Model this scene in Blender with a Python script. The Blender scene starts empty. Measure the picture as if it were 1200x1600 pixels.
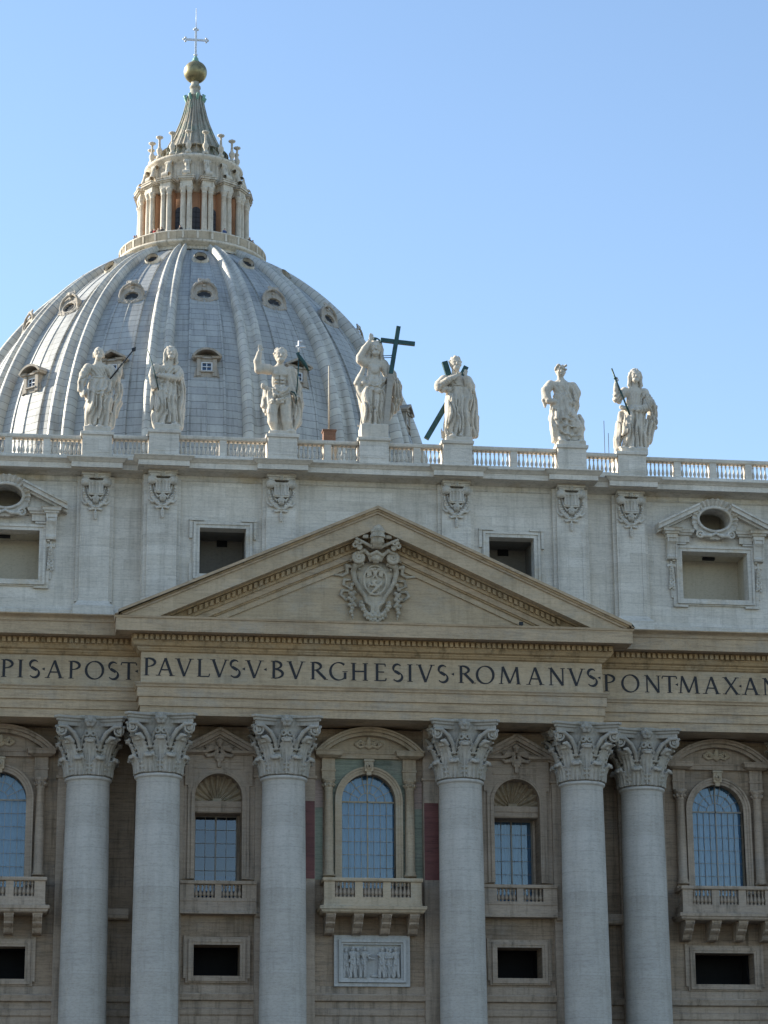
import bpy, bmesh, math, random
import numpy as np
from mathutils import Vector, Matrix
random.seed(7)
sc = bpy.context.scene
COL = sc.collection
R = math.radians
PI = math.pi

# ------------------------------------------------------------------ camera
def look(yaw, pitch, roll):
    f = Vector((math.sin(yaw)*math.cos(pitch), math.cos(yaw)*math.cos(pitch), math.sin(pitch)))
    r = Vector((math.cos(yaw), -math.sin(yaw), 0)); u = r.cross(f)
    r2 = r*math.cos(roll)+u*math.sin(roll); u2 = -r*math.sin(roll)+u*math.cos(roll)
    return Matrix((r2, u2, -f)).transposed()
cd = bpy.data.cameras.new('camera'); cam = bpy.data.objects.new('camera', cd); COL.objects.link(cam)
cam.location = (-23.0755, -165.0, 1.70)
cam.rotation_euler = look(0.1451093, 0.2813210, -0.0067793).to_euler()
cd.sensor_fit = 'VERTICAL'; cd.sensor_height = 36.0; cd.lens = 36.0*3963.72/1600.0
cd.clip_start = 1.0; cd.clip_end = 6000.0
sc.camera = cam

# ------------------------------------------------------------------ light
SUN_EL, SUN_AZ = 26.0, 28.0          # azimuth measured behind the facade plane, from the left
el, az = R(SUN_EL), R(SUN_AZ)
sdir = Vector((-math.cos(az)*math.cos(el), math.sin(az)*math.cos(el), math.sin(el)))
sd = bpy.data.lights.new('sun', 'SUN'); sun = bpy.data.objects.new('sun', sd); COL.objects.link(sun)
sd.energy = 5.0; sd.angle = R(0.5); sd.color = (1.0, 0.93, 0.80)
sun.rotation_euler = sdir.to_track_quat('Z', 'Y').to_euler(); sun.location = (-80, 60, 120)
w = bpy.data.worlds.new('World'); sc.world = w; w.use_nodes = True
nt = w.node_tree
sky = nt.nodes.new('ShaderNodeTexSky'); sky.sky_type = 'NISHITA'; sky.sun_disc = False
sky.sun_elevation = el
sky.sun_rotation = math.atan2(sdir.x, sdir.y)
sky.altitude = 50; sky.air_density = 1.0; sky.dust_density = 0.2; sky.ozone_density = 1.5
bg = nt.nodes['Background']; bg.inputs['Strength'].default_value = 0.12
nt.links.new(sky.outputs['Color'], bg.inputs['Color'])
sc.view_settings.view_transform = 'Standard'; sc.view_settings.look = 'None'
sc.view_settings.exposure = 1.15; sc.view_settings.gamma = 1.0

# ------------------------------------------------------------------ materials
def newmat(name):
    m = bpy.data.materials.new(name); m.use_nodes = True
    return m, m.node_tree, m.node_tree.nodes['Principled BSDF']
def N(t, ty, **kw):
    n = t.nodes.new(ty)
    for k, v in kw.items():
        if k in n.inputs: n.inputs[k].default_value = v
        else: setattr(n, k, v)
    return n
def ramp(t, fac, stops):
    r = t.nodes.new('ShaderNodeValToRGB'); e = r.color_ramp.elements
    while len(e) < len(stops): e.new(0.5)
    for i, (p, c) in enumerate(stops): e[i].position = p; e[i].color = (c[0], c[1], c[2], 1)
    t.links.new(fac, r.inputs['Fac']); return r.outputs['Color']
def mul(t, a, b, f=1.0, mode='MULTIPLY'):
    m = t.nodes.new('ShaderNodeMix'); m.data_type = 'RGBA'; m.blend_type = mode; m.inputs[0].default_value = f
    t.links.new(a, m.inputs[6])
    if isinstance(b, tuple): m.inputs[7].default_value = (*b, 1)
    else: t.links.new(b, m.inputs[7])
    return m.outputs[2]
def stone(name, col, var=0.16, bw=0.0, bh=0.9, mortar=0.75, vein=0.12, streak=0.18, patch=None, rough=0.85, bump=0.5, seed=0.0, bias=0.0):
    """weathered travertine: tonal patches, horizontal veins, rain streaks, optional block joints"""
    m, t, b = newmat(name); L = t.links
    tc = N(t, 'ShaderNodeTexCoord'); geo = tc.outputs['Object']
    mp = N(t, 'ShaderNodeMapping'); mp.inputs['Location'].default_value = (seed*13.1, seed*7.7, seed*3.3); L.new(geo, mp.inputs['Vector']); v = mp.outputs['Vector']
    def noise(scale, sc3, det=4.0, rgh=0.6):
        q = N(t, 'ShaderNodeMapping'); q.inputs['Scale'].default_value = sc3; L.new(v, q.inputs['Vector'])
        n = N(t, 'ShaderNodeTexNoise', Scale=scale, Detail=det, Roughness=rgh); L.new(q.outputs['Vector'], n.inputs['Vector']); return n.outputs['Fac']
    big = noise(0.22, (1, 1, 1.3), 6.0, 0.65)
    c = ramp(t, big, [(0.28, tuple(x*(1-var*1.25) for x in col)), (0.5, col), (0.72, tuple(min(1, x*(1+var)) for x in col))])
    if patch:
        pn = noise(0.33, (1, 1, 1.6), 5.0, 0.7)
        pf = ramp(t, pn, [(0.50, (0, 0, 0)), (0.68, (1, 1, 1))])
        mx = t.nodes.new('ShaderNodeMix'); mx.data_type = 'RGBA'; L.new(pf, mx.inputs[0]); L.new(c, mx.inputs[6]); mx.inputs[7].default_value = (*patch, 1); c = mx.outputs[2]
    vn = noise(1.1, (0.5, 0.5, 7.0), 5.0, 0.7)
    c = mul(t, c, ramp(t, vn, [(0.30, (1-vein*2.2,)*3), (0.52, (1, 1, 1)), (0.75, (1+vein*0.4,)*3)]))
    fine = noise(4.5, (1, 1, 2.5), 6.0, 0.75)
    c = mul(t, c, ramp(t, fine, [(0.32, (0.80, 0.79, 0.77)), (0.50, (1, 1, 1)), (0.72, (1.06, 1.05, 1.03))]))
    st = noise(0.9, (2.2, 2.2, 0.16), 5.0, 0.7)
    c = mul(t, c, ramp(t, st, [(0.30, (1-streak*2.0, 1-streak*2.0, 1-streak*2.1)), (0.50, (1, 1, 1))]))
    hgt = fine
    if bw > 0:
        sx = N(t, 'ShaderNodeSeparateXYZ'); L.new(v, sx.inputs[0])
        ad = N(t, 'ShaderNodeMath', operation='ADD'); L.new(sx.outputs['X'], ad.inputs[0]); L.new(sx.outputs['Y'], ad.inputs[1])
        cb = N(t, 'ShaderNodeCombineXYZ'); L.new(ad.outputs[0], cb.inputs['X']); L.new(sx.outputs['Z'], cb.inputs['Y'])
        br = N(t, 'ShaderNodeTexBrick', Scale=1.0); br.offset = 0.5
        br.inputs['Color1'].default_value = (1, 1, 1, 1); br.inputs['Color2'].default_value = (0.88, 0.87, 0.85, 1); br.inputs['Mortar'].default_value = (mortar,)*3+(1,)
        br.inputs['Mortar Size'].default_value = 0.018; br.inputs['Mortar Smooth'].default_value = 0.3; br.inputs['Bias'].default_value = bias
        br.inputs['Brick Width'].default_value = bw; br.inputs['Row Height'].default_value = bh
        L.new(cb.outputs[0], br.inputs['Vector'])
        c = mul(t, c, br.outputs['Color'])
    L.new(c, b.inputs['Base Color']); b.inputs['Roughness'].default_value = rough
    if 'Specular IOR Level' in b.inputs: b.inputs['Specular IOR Level'].default_value = 0.3
    bm_ = N(t, 'ShaderNodeBump', Strength=bump, Distance=0.04); L.new(hgt, bm_.inputs['Height']); L.new(bm_.outputs[0], b.inputs['Normal'])
    return m
def plain(name, col, rough=0.6, metal=0.0, nz=0.15, scale=3.0, spec=0.4):
    m, t, b = newmat(name)
    tc = N(t, 'ShaderNodeTexCoord'); n = N(t, 'ShaderNodeTexNoise', Scale=scale, Detail=5.0, Roughness=0.65); t.links.new(tc.outputs['Object'], n.inputs['Vector'])
    c = ramp(t, n.outputs['Fac'], [(0.3, tuple(x*(1-nz*1.6) for x in col)), (0.52, col), (0.75, tuple(min(1, x*(1+nz)) for x in col))])
    t.links.new(c, b.inputs['Base Color']); b.inputs['Roughness'].default_value = rough; b.inputs['Metallic'].default_value = metal
    b.inputs['Specular IOR Level'].default_value = spec
    return m
M = {}
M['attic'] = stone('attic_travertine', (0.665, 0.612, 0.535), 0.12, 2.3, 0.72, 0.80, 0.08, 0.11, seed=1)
M['trim'] = stone('attic_trim_travertine', (0.60, 0.555, 0.485), 0.12, vein=0.08, streak=0.16, patch=(0.52, 0.43, 0.31), seed=2)
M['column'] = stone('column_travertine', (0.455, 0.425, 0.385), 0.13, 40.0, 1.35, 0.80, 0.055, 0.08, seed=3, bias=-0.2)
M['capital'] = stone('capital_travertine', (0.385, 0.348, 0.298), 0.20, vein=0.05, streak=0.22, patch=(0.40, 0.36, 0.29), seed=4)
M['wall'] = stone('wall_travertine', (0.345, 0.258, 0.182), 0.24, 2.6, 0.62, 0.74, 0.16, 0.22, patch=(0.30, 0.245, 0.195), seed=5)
M['surround'] = stone('surround_travertine', (0.395, 0.31, 0.235), 0.16, vein=0.10, streak=0.24, patch=(0.34, 0.28, 0.225), seed=6)
M['aedicule'] = stone('ochre_aedicule_stone', (0.43, 0.338, 0.235), 0.12, vein=0.08, streak=0.15, patch=(0.44, 0.38, 0.29), seed=7)
M['entab'] = stone('entablature_travertine', (0.46, 0.395, 0.31), 0.14, 3.4, 0.0, 1.0, 0.14, 0.22, patch=(0.42, 0.375, 0.32), seed=8) if False else stone('entablature_travertine', (0.45, 0.338, 0.222), 0.16, vein=0.14, streak=0.08, patch=(0.39, 0.32, 0.24), seed=8)
M['frieze'] = stone('frieze_travertine', (0.50, 0.388, 0.262), 0.12, 2.9, 1.05, 0.88, 0.10, 0.10, patch=(0.45, 0.375, 0.28), seed=9)
M['ochre'] = stone('ochre_bed_moulding', (0.42, 0.295, 0.165), 0.20, vein=0.1, streak=0.25, patch=(0.42, 0.33, 0.22), seed=10)
M['statue'] = stone('statue_travertine', (0.55, 0.495, 0.415), 0.10, vein=0.02, streak=0.13, bump=0.3, seed=11)
M['arms'] = stone('coat_of_arms_stone', (0.46, 0.40, 0.31), 0.16, vein=0.02, streak=0.22, patch=(0.34, 0.29, 0.22), bump=0.3, seed=27)
M['relief'] = stone('white_marble_relief', (0.46, 0.45, 0.43), 0.10, vein=0.02, streak=0.14, bump=0.2, seed=12)
M['lantern'] = stone('lantern_stone', (0.62, 0.56, 0.465), 0.12, vein=0.03, streak=0.28, patch=(0.50, 0.42, 0.32), seed=13)
M['stucco'] = stone('orange_stucco', (0.58, 0.33, 0.195), 0.12, vein=0.02, streak=0.2, seed=14)
M['dormer'] = stone('dormer_stone', (0.385, 0.348, 0.298), 0.20, vein=0.02, streak=0.2, patch=(0.36, 0.30, 0.23), seed=15)
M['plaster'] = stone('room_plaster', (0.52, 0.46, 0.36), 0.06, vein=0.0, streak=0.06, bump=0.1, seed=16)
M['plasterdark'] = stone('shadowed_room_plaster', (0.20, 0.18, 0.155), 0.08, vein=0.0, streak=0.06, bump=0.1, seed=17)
M['red'] = stone('red_marble', (0.15, 0.052, 0.046), 0.25, vein=0.2, streak=0.1, rough=0.5, seed=18)
M['green'] = stone('green_marble', (0.23, 0.255, 0.19), 0.30, vein=0.25, streak=0.1, rough=0.5, patch=(0.26, 0.25, 0.20), seed=19)
M['pink'] = stone('pinkish_marble', (0.33, 0.24, 0.20), 0.25, vein=0.2, streak=0.1, rough=0.5, seed=20)
M['letter'] = plain('dark_inlaid_letters', (0.022, 0.022, 0.026), 0.7)
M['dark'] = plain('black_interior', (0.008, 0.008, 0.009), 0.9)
M['bronze'] = plain('green_bronze', (0.030, 0.075, 0.070), 0.5, 0.3, 0.3, 2.0)
M['louvre'] = plain('grey_louvre', (0.085, 0.095, 0.115), 0.7)
M['iron'] = plain('dark_iron', (0.03, 0.032, 0.035), 0.6, 0.4)
M['gilt'] = plain('weathered_gilt_copper', (0.26, 0.225, 0.12), 0.45, 0.6, 0.45, 0.9)
M['spirelead'] = stone('spire_lead', (0.38, 0.35, 0.29), 0.22, vein=0.05, streak=0.35, patch=(0.22, 0.29, 0.24), seed=21)
M['verdigris'] = plain('verdigris_copper', (0.20, 0.36, 0.29), 0.7, 0.1, 0.3, 1.5)
M['paleiron'] = plain('pale_painted_iron', (0.62, 0.64, 0.66), 0.5, 0.2)
M['bars'] = plain('ochre_glazing_bars', (0.34, 0.28, 0.19), 0.6)
M['palebars'] = plain('pale_glazing_bars', (0.27, 0.25, 0.215), 0.6)
M['curtain'] = plain('sky_tinted_curtain', (0.24, 0.29, 0.35), 0.9, 0, 0.05)  # white cloth; blue sky reflection of the windows put into its colour
M['brick'] = stone('brown_brick_box', (0.20, 0.11, 0.075), 0.15, 0.5, 0.14, 0.7, 0.0, 0.1, seed=22)
M['pole'] = plain('tan_pole', (0.42, 0.36, 0.28), 0.6)
M['cobble'] = stone('piazza_cobbles', (0.13, 0.13, 0.13), 0.15, 0.3, 0.3, 0.6, 0.0, 0.0, seed=23)
M['roof'] = stone('roof_tiles', (0.40, 0.27, 0.18), 0.2, 0.4, 0.4, 0.6, seed=24)
def glassmat(name, tint, refl, trans):
    m, t, b = newmat(name); L = t.links
    out = t.nodes['Material Output']; t.nodes.remove(b)
    g = N(t, 'ShaderNodeBsdfGlossy', Roughness=0.04); g.inputs['Color'].default_value = (1, 1, 1, 1)
    tr = N(t, 'ShaderNodeBsdfTransparent'); tr.inputs['Color'].default_value = (*tint, 1)
    tc = N(t, 'ShaderNodeTexCoord'); n = N(t, 'ShaderNodeTexNoise', Scale=0.9, Detail=2.0); L.new(tc.outputs['Object'], n.inputs['Vector'])
    bp_ = N(t, 'ShaderNodeBump', Strength=0.05, Distance=0.05); L.new(n.outputs['Fac'], bp_.inputs['Height']); L.new(bp_.outputs[0], g.inputs['Normal'])
    mx = N(t, 'ShaderNodeMixShader'); mx.inputs[0].default_value = refl
    L.new(tr.outputs[0], mx.inputs[1]); L.new(g.outputs[0], mx.inputs[2]); L.new(mx.outputs[0], out.inputs['Surface'])
    return m
M['glass'] = glassmat('curtained_window_glass', (0.72, 0.84, 0.92), 0.045, 1)
M['glassblue'] = glassmat('reflecting_window_glass', (0.30, 0.46, 0.64), 0.065, 1)
def leadmat(name, base, seam=True, seed=0):
    m, t, b = newmat(name); L = t.links
    uv = N(t, 'ShaderNodeUVMap'); sx = N(t, 'ShaderNodeSeparateXYZ'); L.new(uv.outputs[0], sx.inputs[0])
    def noise(scale, s3, det=5.0, rgh=0.65):
        q = N(t, 'ShaderNodeMapping'); q.inputs['Scale'].default_value = s3; q.inputs['Location'].default_value = (seed*5.3, seed*2.1, 0); L.new(uv.outputs[0], q.inputs['Vector'])
        n = N(t, 'ShaderNodeTexNoise', Scale=scale, Detail=det, Roughness=rgh); L.new(q.outputs['Vector'], n.inputs['Vector']); return n.outputs['Fac']
    c = ramp(t, noise(0.35, (1, 0.5, 1)), [(0.3, tuple(x*0.80 for x in base)), (0.5, base), (0.72, tuple(x*1.16 for x in base))])
    c = mul(t, c, ramp(t, noise(1.3, (1.6, 0.10, 1)), [(0.30, (0.64, 0.63, 0.61)), (0.45, (1, 1, 1)), (0.8, (1.12, 1.12, 1.11))]))
    c = mul(t, c, ramp(t, noise(3.0, (1, 1, 1)), [(0.3, (0.86, 0.86, 0.87)), (0.5, (1, 1, 1))]))
    # sheet by sheet tone: random value per sheet
    def fl(o, d):
        a = N(t, 'ShaderNodeMath', operation='DIVIDE'); L.new(o, a.inputs[0]); a.inputs[1].default_value = d
        f = N(t, 'ShaderNodeMath', operation='FLOOR'); L.new(a.outputs[0], f.inputs[0]); return a.outputs[0], f.outputs[0]
    au, fu = fl(sx.outputs['X'], 2.05); 
    wn = N(t, 'ShaderNodeTexWhiteNoise'); wn.noise_dimensions = '1D'; L.new(fu, wn.inputs['W'])
    ad = N(t, 'ShaderNodeMath', operation='MULTIPLY_ADD'); L.new(wn.outputs['Value'], ad.inputs[0]); ad.inputs[1].default_value = 0.12; L.new(sx.outputs['Y'], ad.inputs[2])
    av, fv = fl(ad.outputs[0], 1.12)
    cb = N(t, 'ShaderNodeCombineXYZ'); L.new(fu, cb.inputs[0]); L.new(fv, cb.inputs[1])
    wn2 = N(t, 'ShaderNodeTexWhiteNoise'); wn2.noise_dimensions = '2D'; L.new(cb.outputs[0], wn2.inputs['Vector'])
    c = mul(t, c, ramp(t, wn2.outputs['Value'], [(0.0, (0.91, 0.91, 0.925)), (0.5, (1, 1, 1)), (1.0, (1.05, 1.05, 1.04))]))
    fr = N(t, 'ShaderNodeMath', operation='FRACT'); L.new(av, fr.inputs[0])
    line = ramp(t, fr.outputs[0], [(0.0, (0.30, 0.30, 0.31)), (0.05, (0.38, 0.38, 0.38)), (0.085, (1, 1, 1))])
    if seam: c = mul(t, c, line, 0.9)
    L.new(c, b.inputs['Base Color']); b.inputs['Metallic'].default_value = 0.15
    L.new(ramp(t, noise(0.8, (1, 0.5, 1)), [(0.3, (0.52,)*3), (0.7, (0.70,)*3)]), b.inputs['Roughness'])
    bm_ = N(t, 'ShaderNodeBump', Strength=0.5, Distance=0.06); L.new(line, bm_.inputs['Height']); L.new(bm_.outputs[0], b.inputs['Normal'])
    return m
M['lead'] = leadmat('dome_lead_sheets', (0.375, 0.375, 0.355), True, 1)
M['leadrib'] = leadmat('dome_rib_lead', (0.50, 0.478, 0.42), True, 2)

# ------------------------------------------------------------------ mesh building
class MB:
    def __init__(s): s.v = []; s.f = []; s.sm = []; s.uv = None
    def add(s, vs, fs, smooth=False):
        o = len(s.v); s.v += [tuple(p) for p in vs]; s.f += [tuple(i+o for i in f) for f in fs]; s.sm += [smooth]*len(fs); return s
    def box(s, x0, x1, y0, y1, z0, z1):
        v = [(x, y, z) for z in (z0, z1) for y in (y0, y1) for x in (x0, x1)]
        return s.add(v, [(0, 2, 3, 1), (4, 5, 7, 6), (0, 1, 5, 4), (2, 6, 7, 3), (0, 4, 6, 2), (1, 3, 7, 5)])
    def prism(s, poly, y0, y1):
        n = len(poly); v = [(x, y0, z) for x, z in poly]+[(x, y1, z) for x, z in poly]
        return s.add(v, [tuple(range(n)), tuple(range(2*n-1, n-1, -1))]+[(i, n+i, n+(i+1) % n, (i+1) % n) for i in range(n)])
    def prismx(s, poly, x0, x1):      # poly in (y,z)
        n = len(poly); v = [(x0, y, z) for y, z in poly]+[(x1, y, z) for y, z in poly]
        return s.add(v, [tuple(range(n)), tuple(range(2*n-1, n-1, -1))]+[(i, n+i, n+(i+1) % n, (i+1) % n) for i in range(n)])
    def stack(s, x0, x1, yf, yb, prof, l=1, r=1):
        """moulding with mitred returns: prof = [(z, projection)...]"""
        v = []
        for z, p in prof: v += [(x0-p*l, yb, z), (x0-p*l, yf-p, z), (x1+p*r, yf-p, z), (x1+p*r, yb, z)]
        f = []
        for i in range(len(prof)-1):
            a = 4*i
            for j in range(4): f.append((a+j, a+(j+1) % 4, a+4+(j+1) % 4, a+4+j))
        n = len(v); f += [(0, 3, 2, 1), (n-4, n-3, n-2, n-1)]
        return s.add(v, f)
    def lathe(s, prof, cx=0, cy=0, cz=0, n=24, a0=0, a1=2*PI, smooth=True):
        full = abs(a1-a0-2*PI) < 1e-6; k = n if full else n+1; v = []
        for z, r in prof:
            for i in range(k):
                a = a0+(a1-a0)*i/n; v.append((cx+r*math.sin(a), cy-r*math.cos(a), cz+z))
        f = []
        for j in range(len(prof)-1):
            for i in range(n):
                i2 = (i+1) % k; f.append((j*k+i, j*k+i2, (j+1)*k+i2, (j+1)*k+i))
        s.add(v, f, smooth)
        if full:
            o = len(s.v)-len(v); m = len(prof)-1
            s.f += [tuple(o+i for i in range(k-1, -1, -1)), tuple(o+m*k+i for i in range(k))]; s.sm += [False, False]
        return s
    def tube(s, pts, rad, n=8, smooth=True):
        pts = [Vector(p) for p in pts]; rad = rad if isinstance(rad, (list, tuple)) else [rad]*len(pts); v = []
        for i, p in enumerate(pts):
            d = (pts[min(i+1, len(pts)-1)]-pts[max(i-1, 0)]).normalized()
            a = d.orthogonal().normalized() if abs(d.y) > .95 else d.cross(Vector((0, 1, 0))).normalized(); b = d.cross(a)
            for k in range(n):
                t = 2*PI*k/n; v.append(tuple(p+(a*math.cos(t)+b*math.sin(t))*rad[i]))
        f = [(j*n+i, j*n+(i+1) % n, (j+1)*n+(i+1) % n, (j+1)*n+i) for j in range(len(pts)-1) for i in range(n)]
        s.add(v, f, smooth); o = len(s.v)-len(v); e = (len(pts)-1)*n
        s.f += [tuple(o+i for i in range(n-1, -1, -1)), tuple(o+e+i for i in range(n))]; s.sm += [False, False]
        return s
    def bar(s, p, q, wx, wy):         # rectangular beam from p to q, in an xz plane; wx across, wy in depth
        p = Vector(p); q = Vector(q); d = (q-p).normalized(); a = Vector((0, 1, 0)).cross(d).normalized()*wx/2; b = Vector((0, wy/2, 0))
        v = [p-a-b, p+a-b, p+a+b, p-a+b, q-a-b, q+a-b, q+a+b, q-a+b]
        return s.add(v, [(0, 1, 2, 3), (7, 6, 5, 4), (0, 4, 5, 1), (1, 5, 6, 2), (2, 6, 7, 3), (3, 7, 4, 0)])
    def arcband(s, cx, cz, r0, r1, y0, y1, a0=0.0, a1=PI, n=28, sx=1.0):
        """band between radii r0<r1 in the xz plane, extruded y0..y1"""
        v = []
        for i in range(n+1):
            a = a0+(a1-a0)*i/n; c, z = math.cos(a), math.sin(a)
            for r in (r0, r1):
                for y in (y0, y1): v.append((cx+r*c*sx, y, cz+r*z))
        f = []
        for i in range(n):
            a = 4*i; b = a+4
            f += [(a, b, b+2, a+2), (a+1, a+3, b+3, b+1), (a, a+1, b+1, b), (a+2, b+2, b+3, a+3)]
        full = abs(abs(a1-a0)-2*PI) < 1e-6
        if not full: f += [(0, 2, 3, 1), (4*n, 4*n+1, 4*n+3, 4*n+2)]
        return s.add(v, f)
    def ribbon(s, pts, y0, y1):       # pts: (x,z,halfwidth) -> flat ribbon in xz extruded in y
        v = []; n = len(pts)
        for i, (x, z, h) in enumerate(pts):
            a = pts[max(i-1, 0)]; b = pts[min(i+1, n-1)]; dx, dz = b[0]-a[0], b[1]-a[1]; l = math.hypot(dx, dz) or 1
            nx, nz = -dz/l*h, dx/l*h
            v += [(x+nx, y0, z+nz), (x-nx, y0, z-nz), (x+nx, y1, z+nz), (x-nx, y1, z-nz)]
        f = []
        for i in range(n-1):
            a = 4*i; b = a+4
            f += [(a, a+1, b+1, b), (a+2, b+2, b+3, a+3), (a, b, b+2, a+2), (a+1, a+3, b+3, b+1)]
        f += [(0, 2, 3, 1), (4*n-4, 4*n-3, 4*n-1, 4*n-2)]
        return s.add(v, f)
    def wall(s, x0, x1, z0, z1, y0, y1, ops):
        """slab with rectangular / round-headed openings: (xa, xb, za, zb, arched)"""
        xs = sorted({x0, x1, *[o[0] for o in ops], *[o[1] for o in ops]})
        for a, b in zip(xs[:-1], xs[1:]):
            m = (a+b)/2; cut = sorted((o[2], o[3]) for o in ops if o[0] < m < o[1]); z = z0
            for c, d in cut:
                if c > z: s.box(a, b, y0, y1, z, c)
                z = max(z, d)
            if z < z1: s.box(a, b, y0, y1, z, z1)
        for xa, xb, za, zb, arch in ops:
            if not arch: continue
            r = (xb-xa)/2; cx = (xa+xb)/2; cz = zb-r; n = 24
            for sg in (-1, 1):
                for i in range(n//2):
                    t0, t1 = PI/2*i/(n//2), PI/2*(i+1)/(n//2)
                    p0 = (cx+sg*r*math.cos(t0), cz+r*math.sin(t0)); p1 = (cx+sg*r*math.cos(t1), cz+r*math.sin(t1))
                    s.prism([p0, (p0[0], zb), (p1[0], zb), p1] if i else [p0, (p0[0], zb), (p1[0], zb), p1], y0, y1)
        return s
    def build(s, name, m, parent=None, loc=None, weld=False):
        me = bpy.data.meshes.new(name); me.from_pydata(s.v, [], s.f)
        me.polygons.foreach_set('use_smooth', s.sm)
        if s.uv is not None:
            ul = me.uv_layers.new(name='UVMap'); idx = np.zeros(len(me.loops), np.int32); me.loops.foreach_get('vertex_index', idx)
            ul.data.foreach_set('uv', np.asarray(s.uv, np.float32)[idx].ravel())
        b = bmesh.new(); b.from_mesh(me)
        bmesh.ops.recalc_face_normals(b, faces=b.faces[:]); b.to_mesh(me); b.free()
        return link(name, me, m, parent, loc)
def link(name, me, m, parent=None, loc=None):
    o = bpy.data.objects.new(name, me); COL.objects.link(o)
    if m is not None:
        if isinstance(m, str): m = M[m]
        if not me.materials: me.materials.append(m)
    if parent is not None: o.parent = parent
    if loc is not None: o.location = loc
    return o
def thing(name, label, cat, loc=(0, 0, 0), group=None):
    o = bpy.data.objects.new(name, None); COL.objects.link(o); o.location = loc; o.empty_display_size = 0.5
    o['label'] = label; o['category'] = cat
    if group: o['group'] = group
    return o
def tag(o, label, cat, group=None):
    o['label'] = label; o['category'] = cat
    if group: o['group'] = group
    return o
def copy_tree(o, parent, loc=None):
    c = o.copy(); COL.objects.link(c); c.parent = parent
    if loc is not None: c.location = loc
    for ch in list(o.children): copy_tree(ch, c)
    return c

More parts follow.
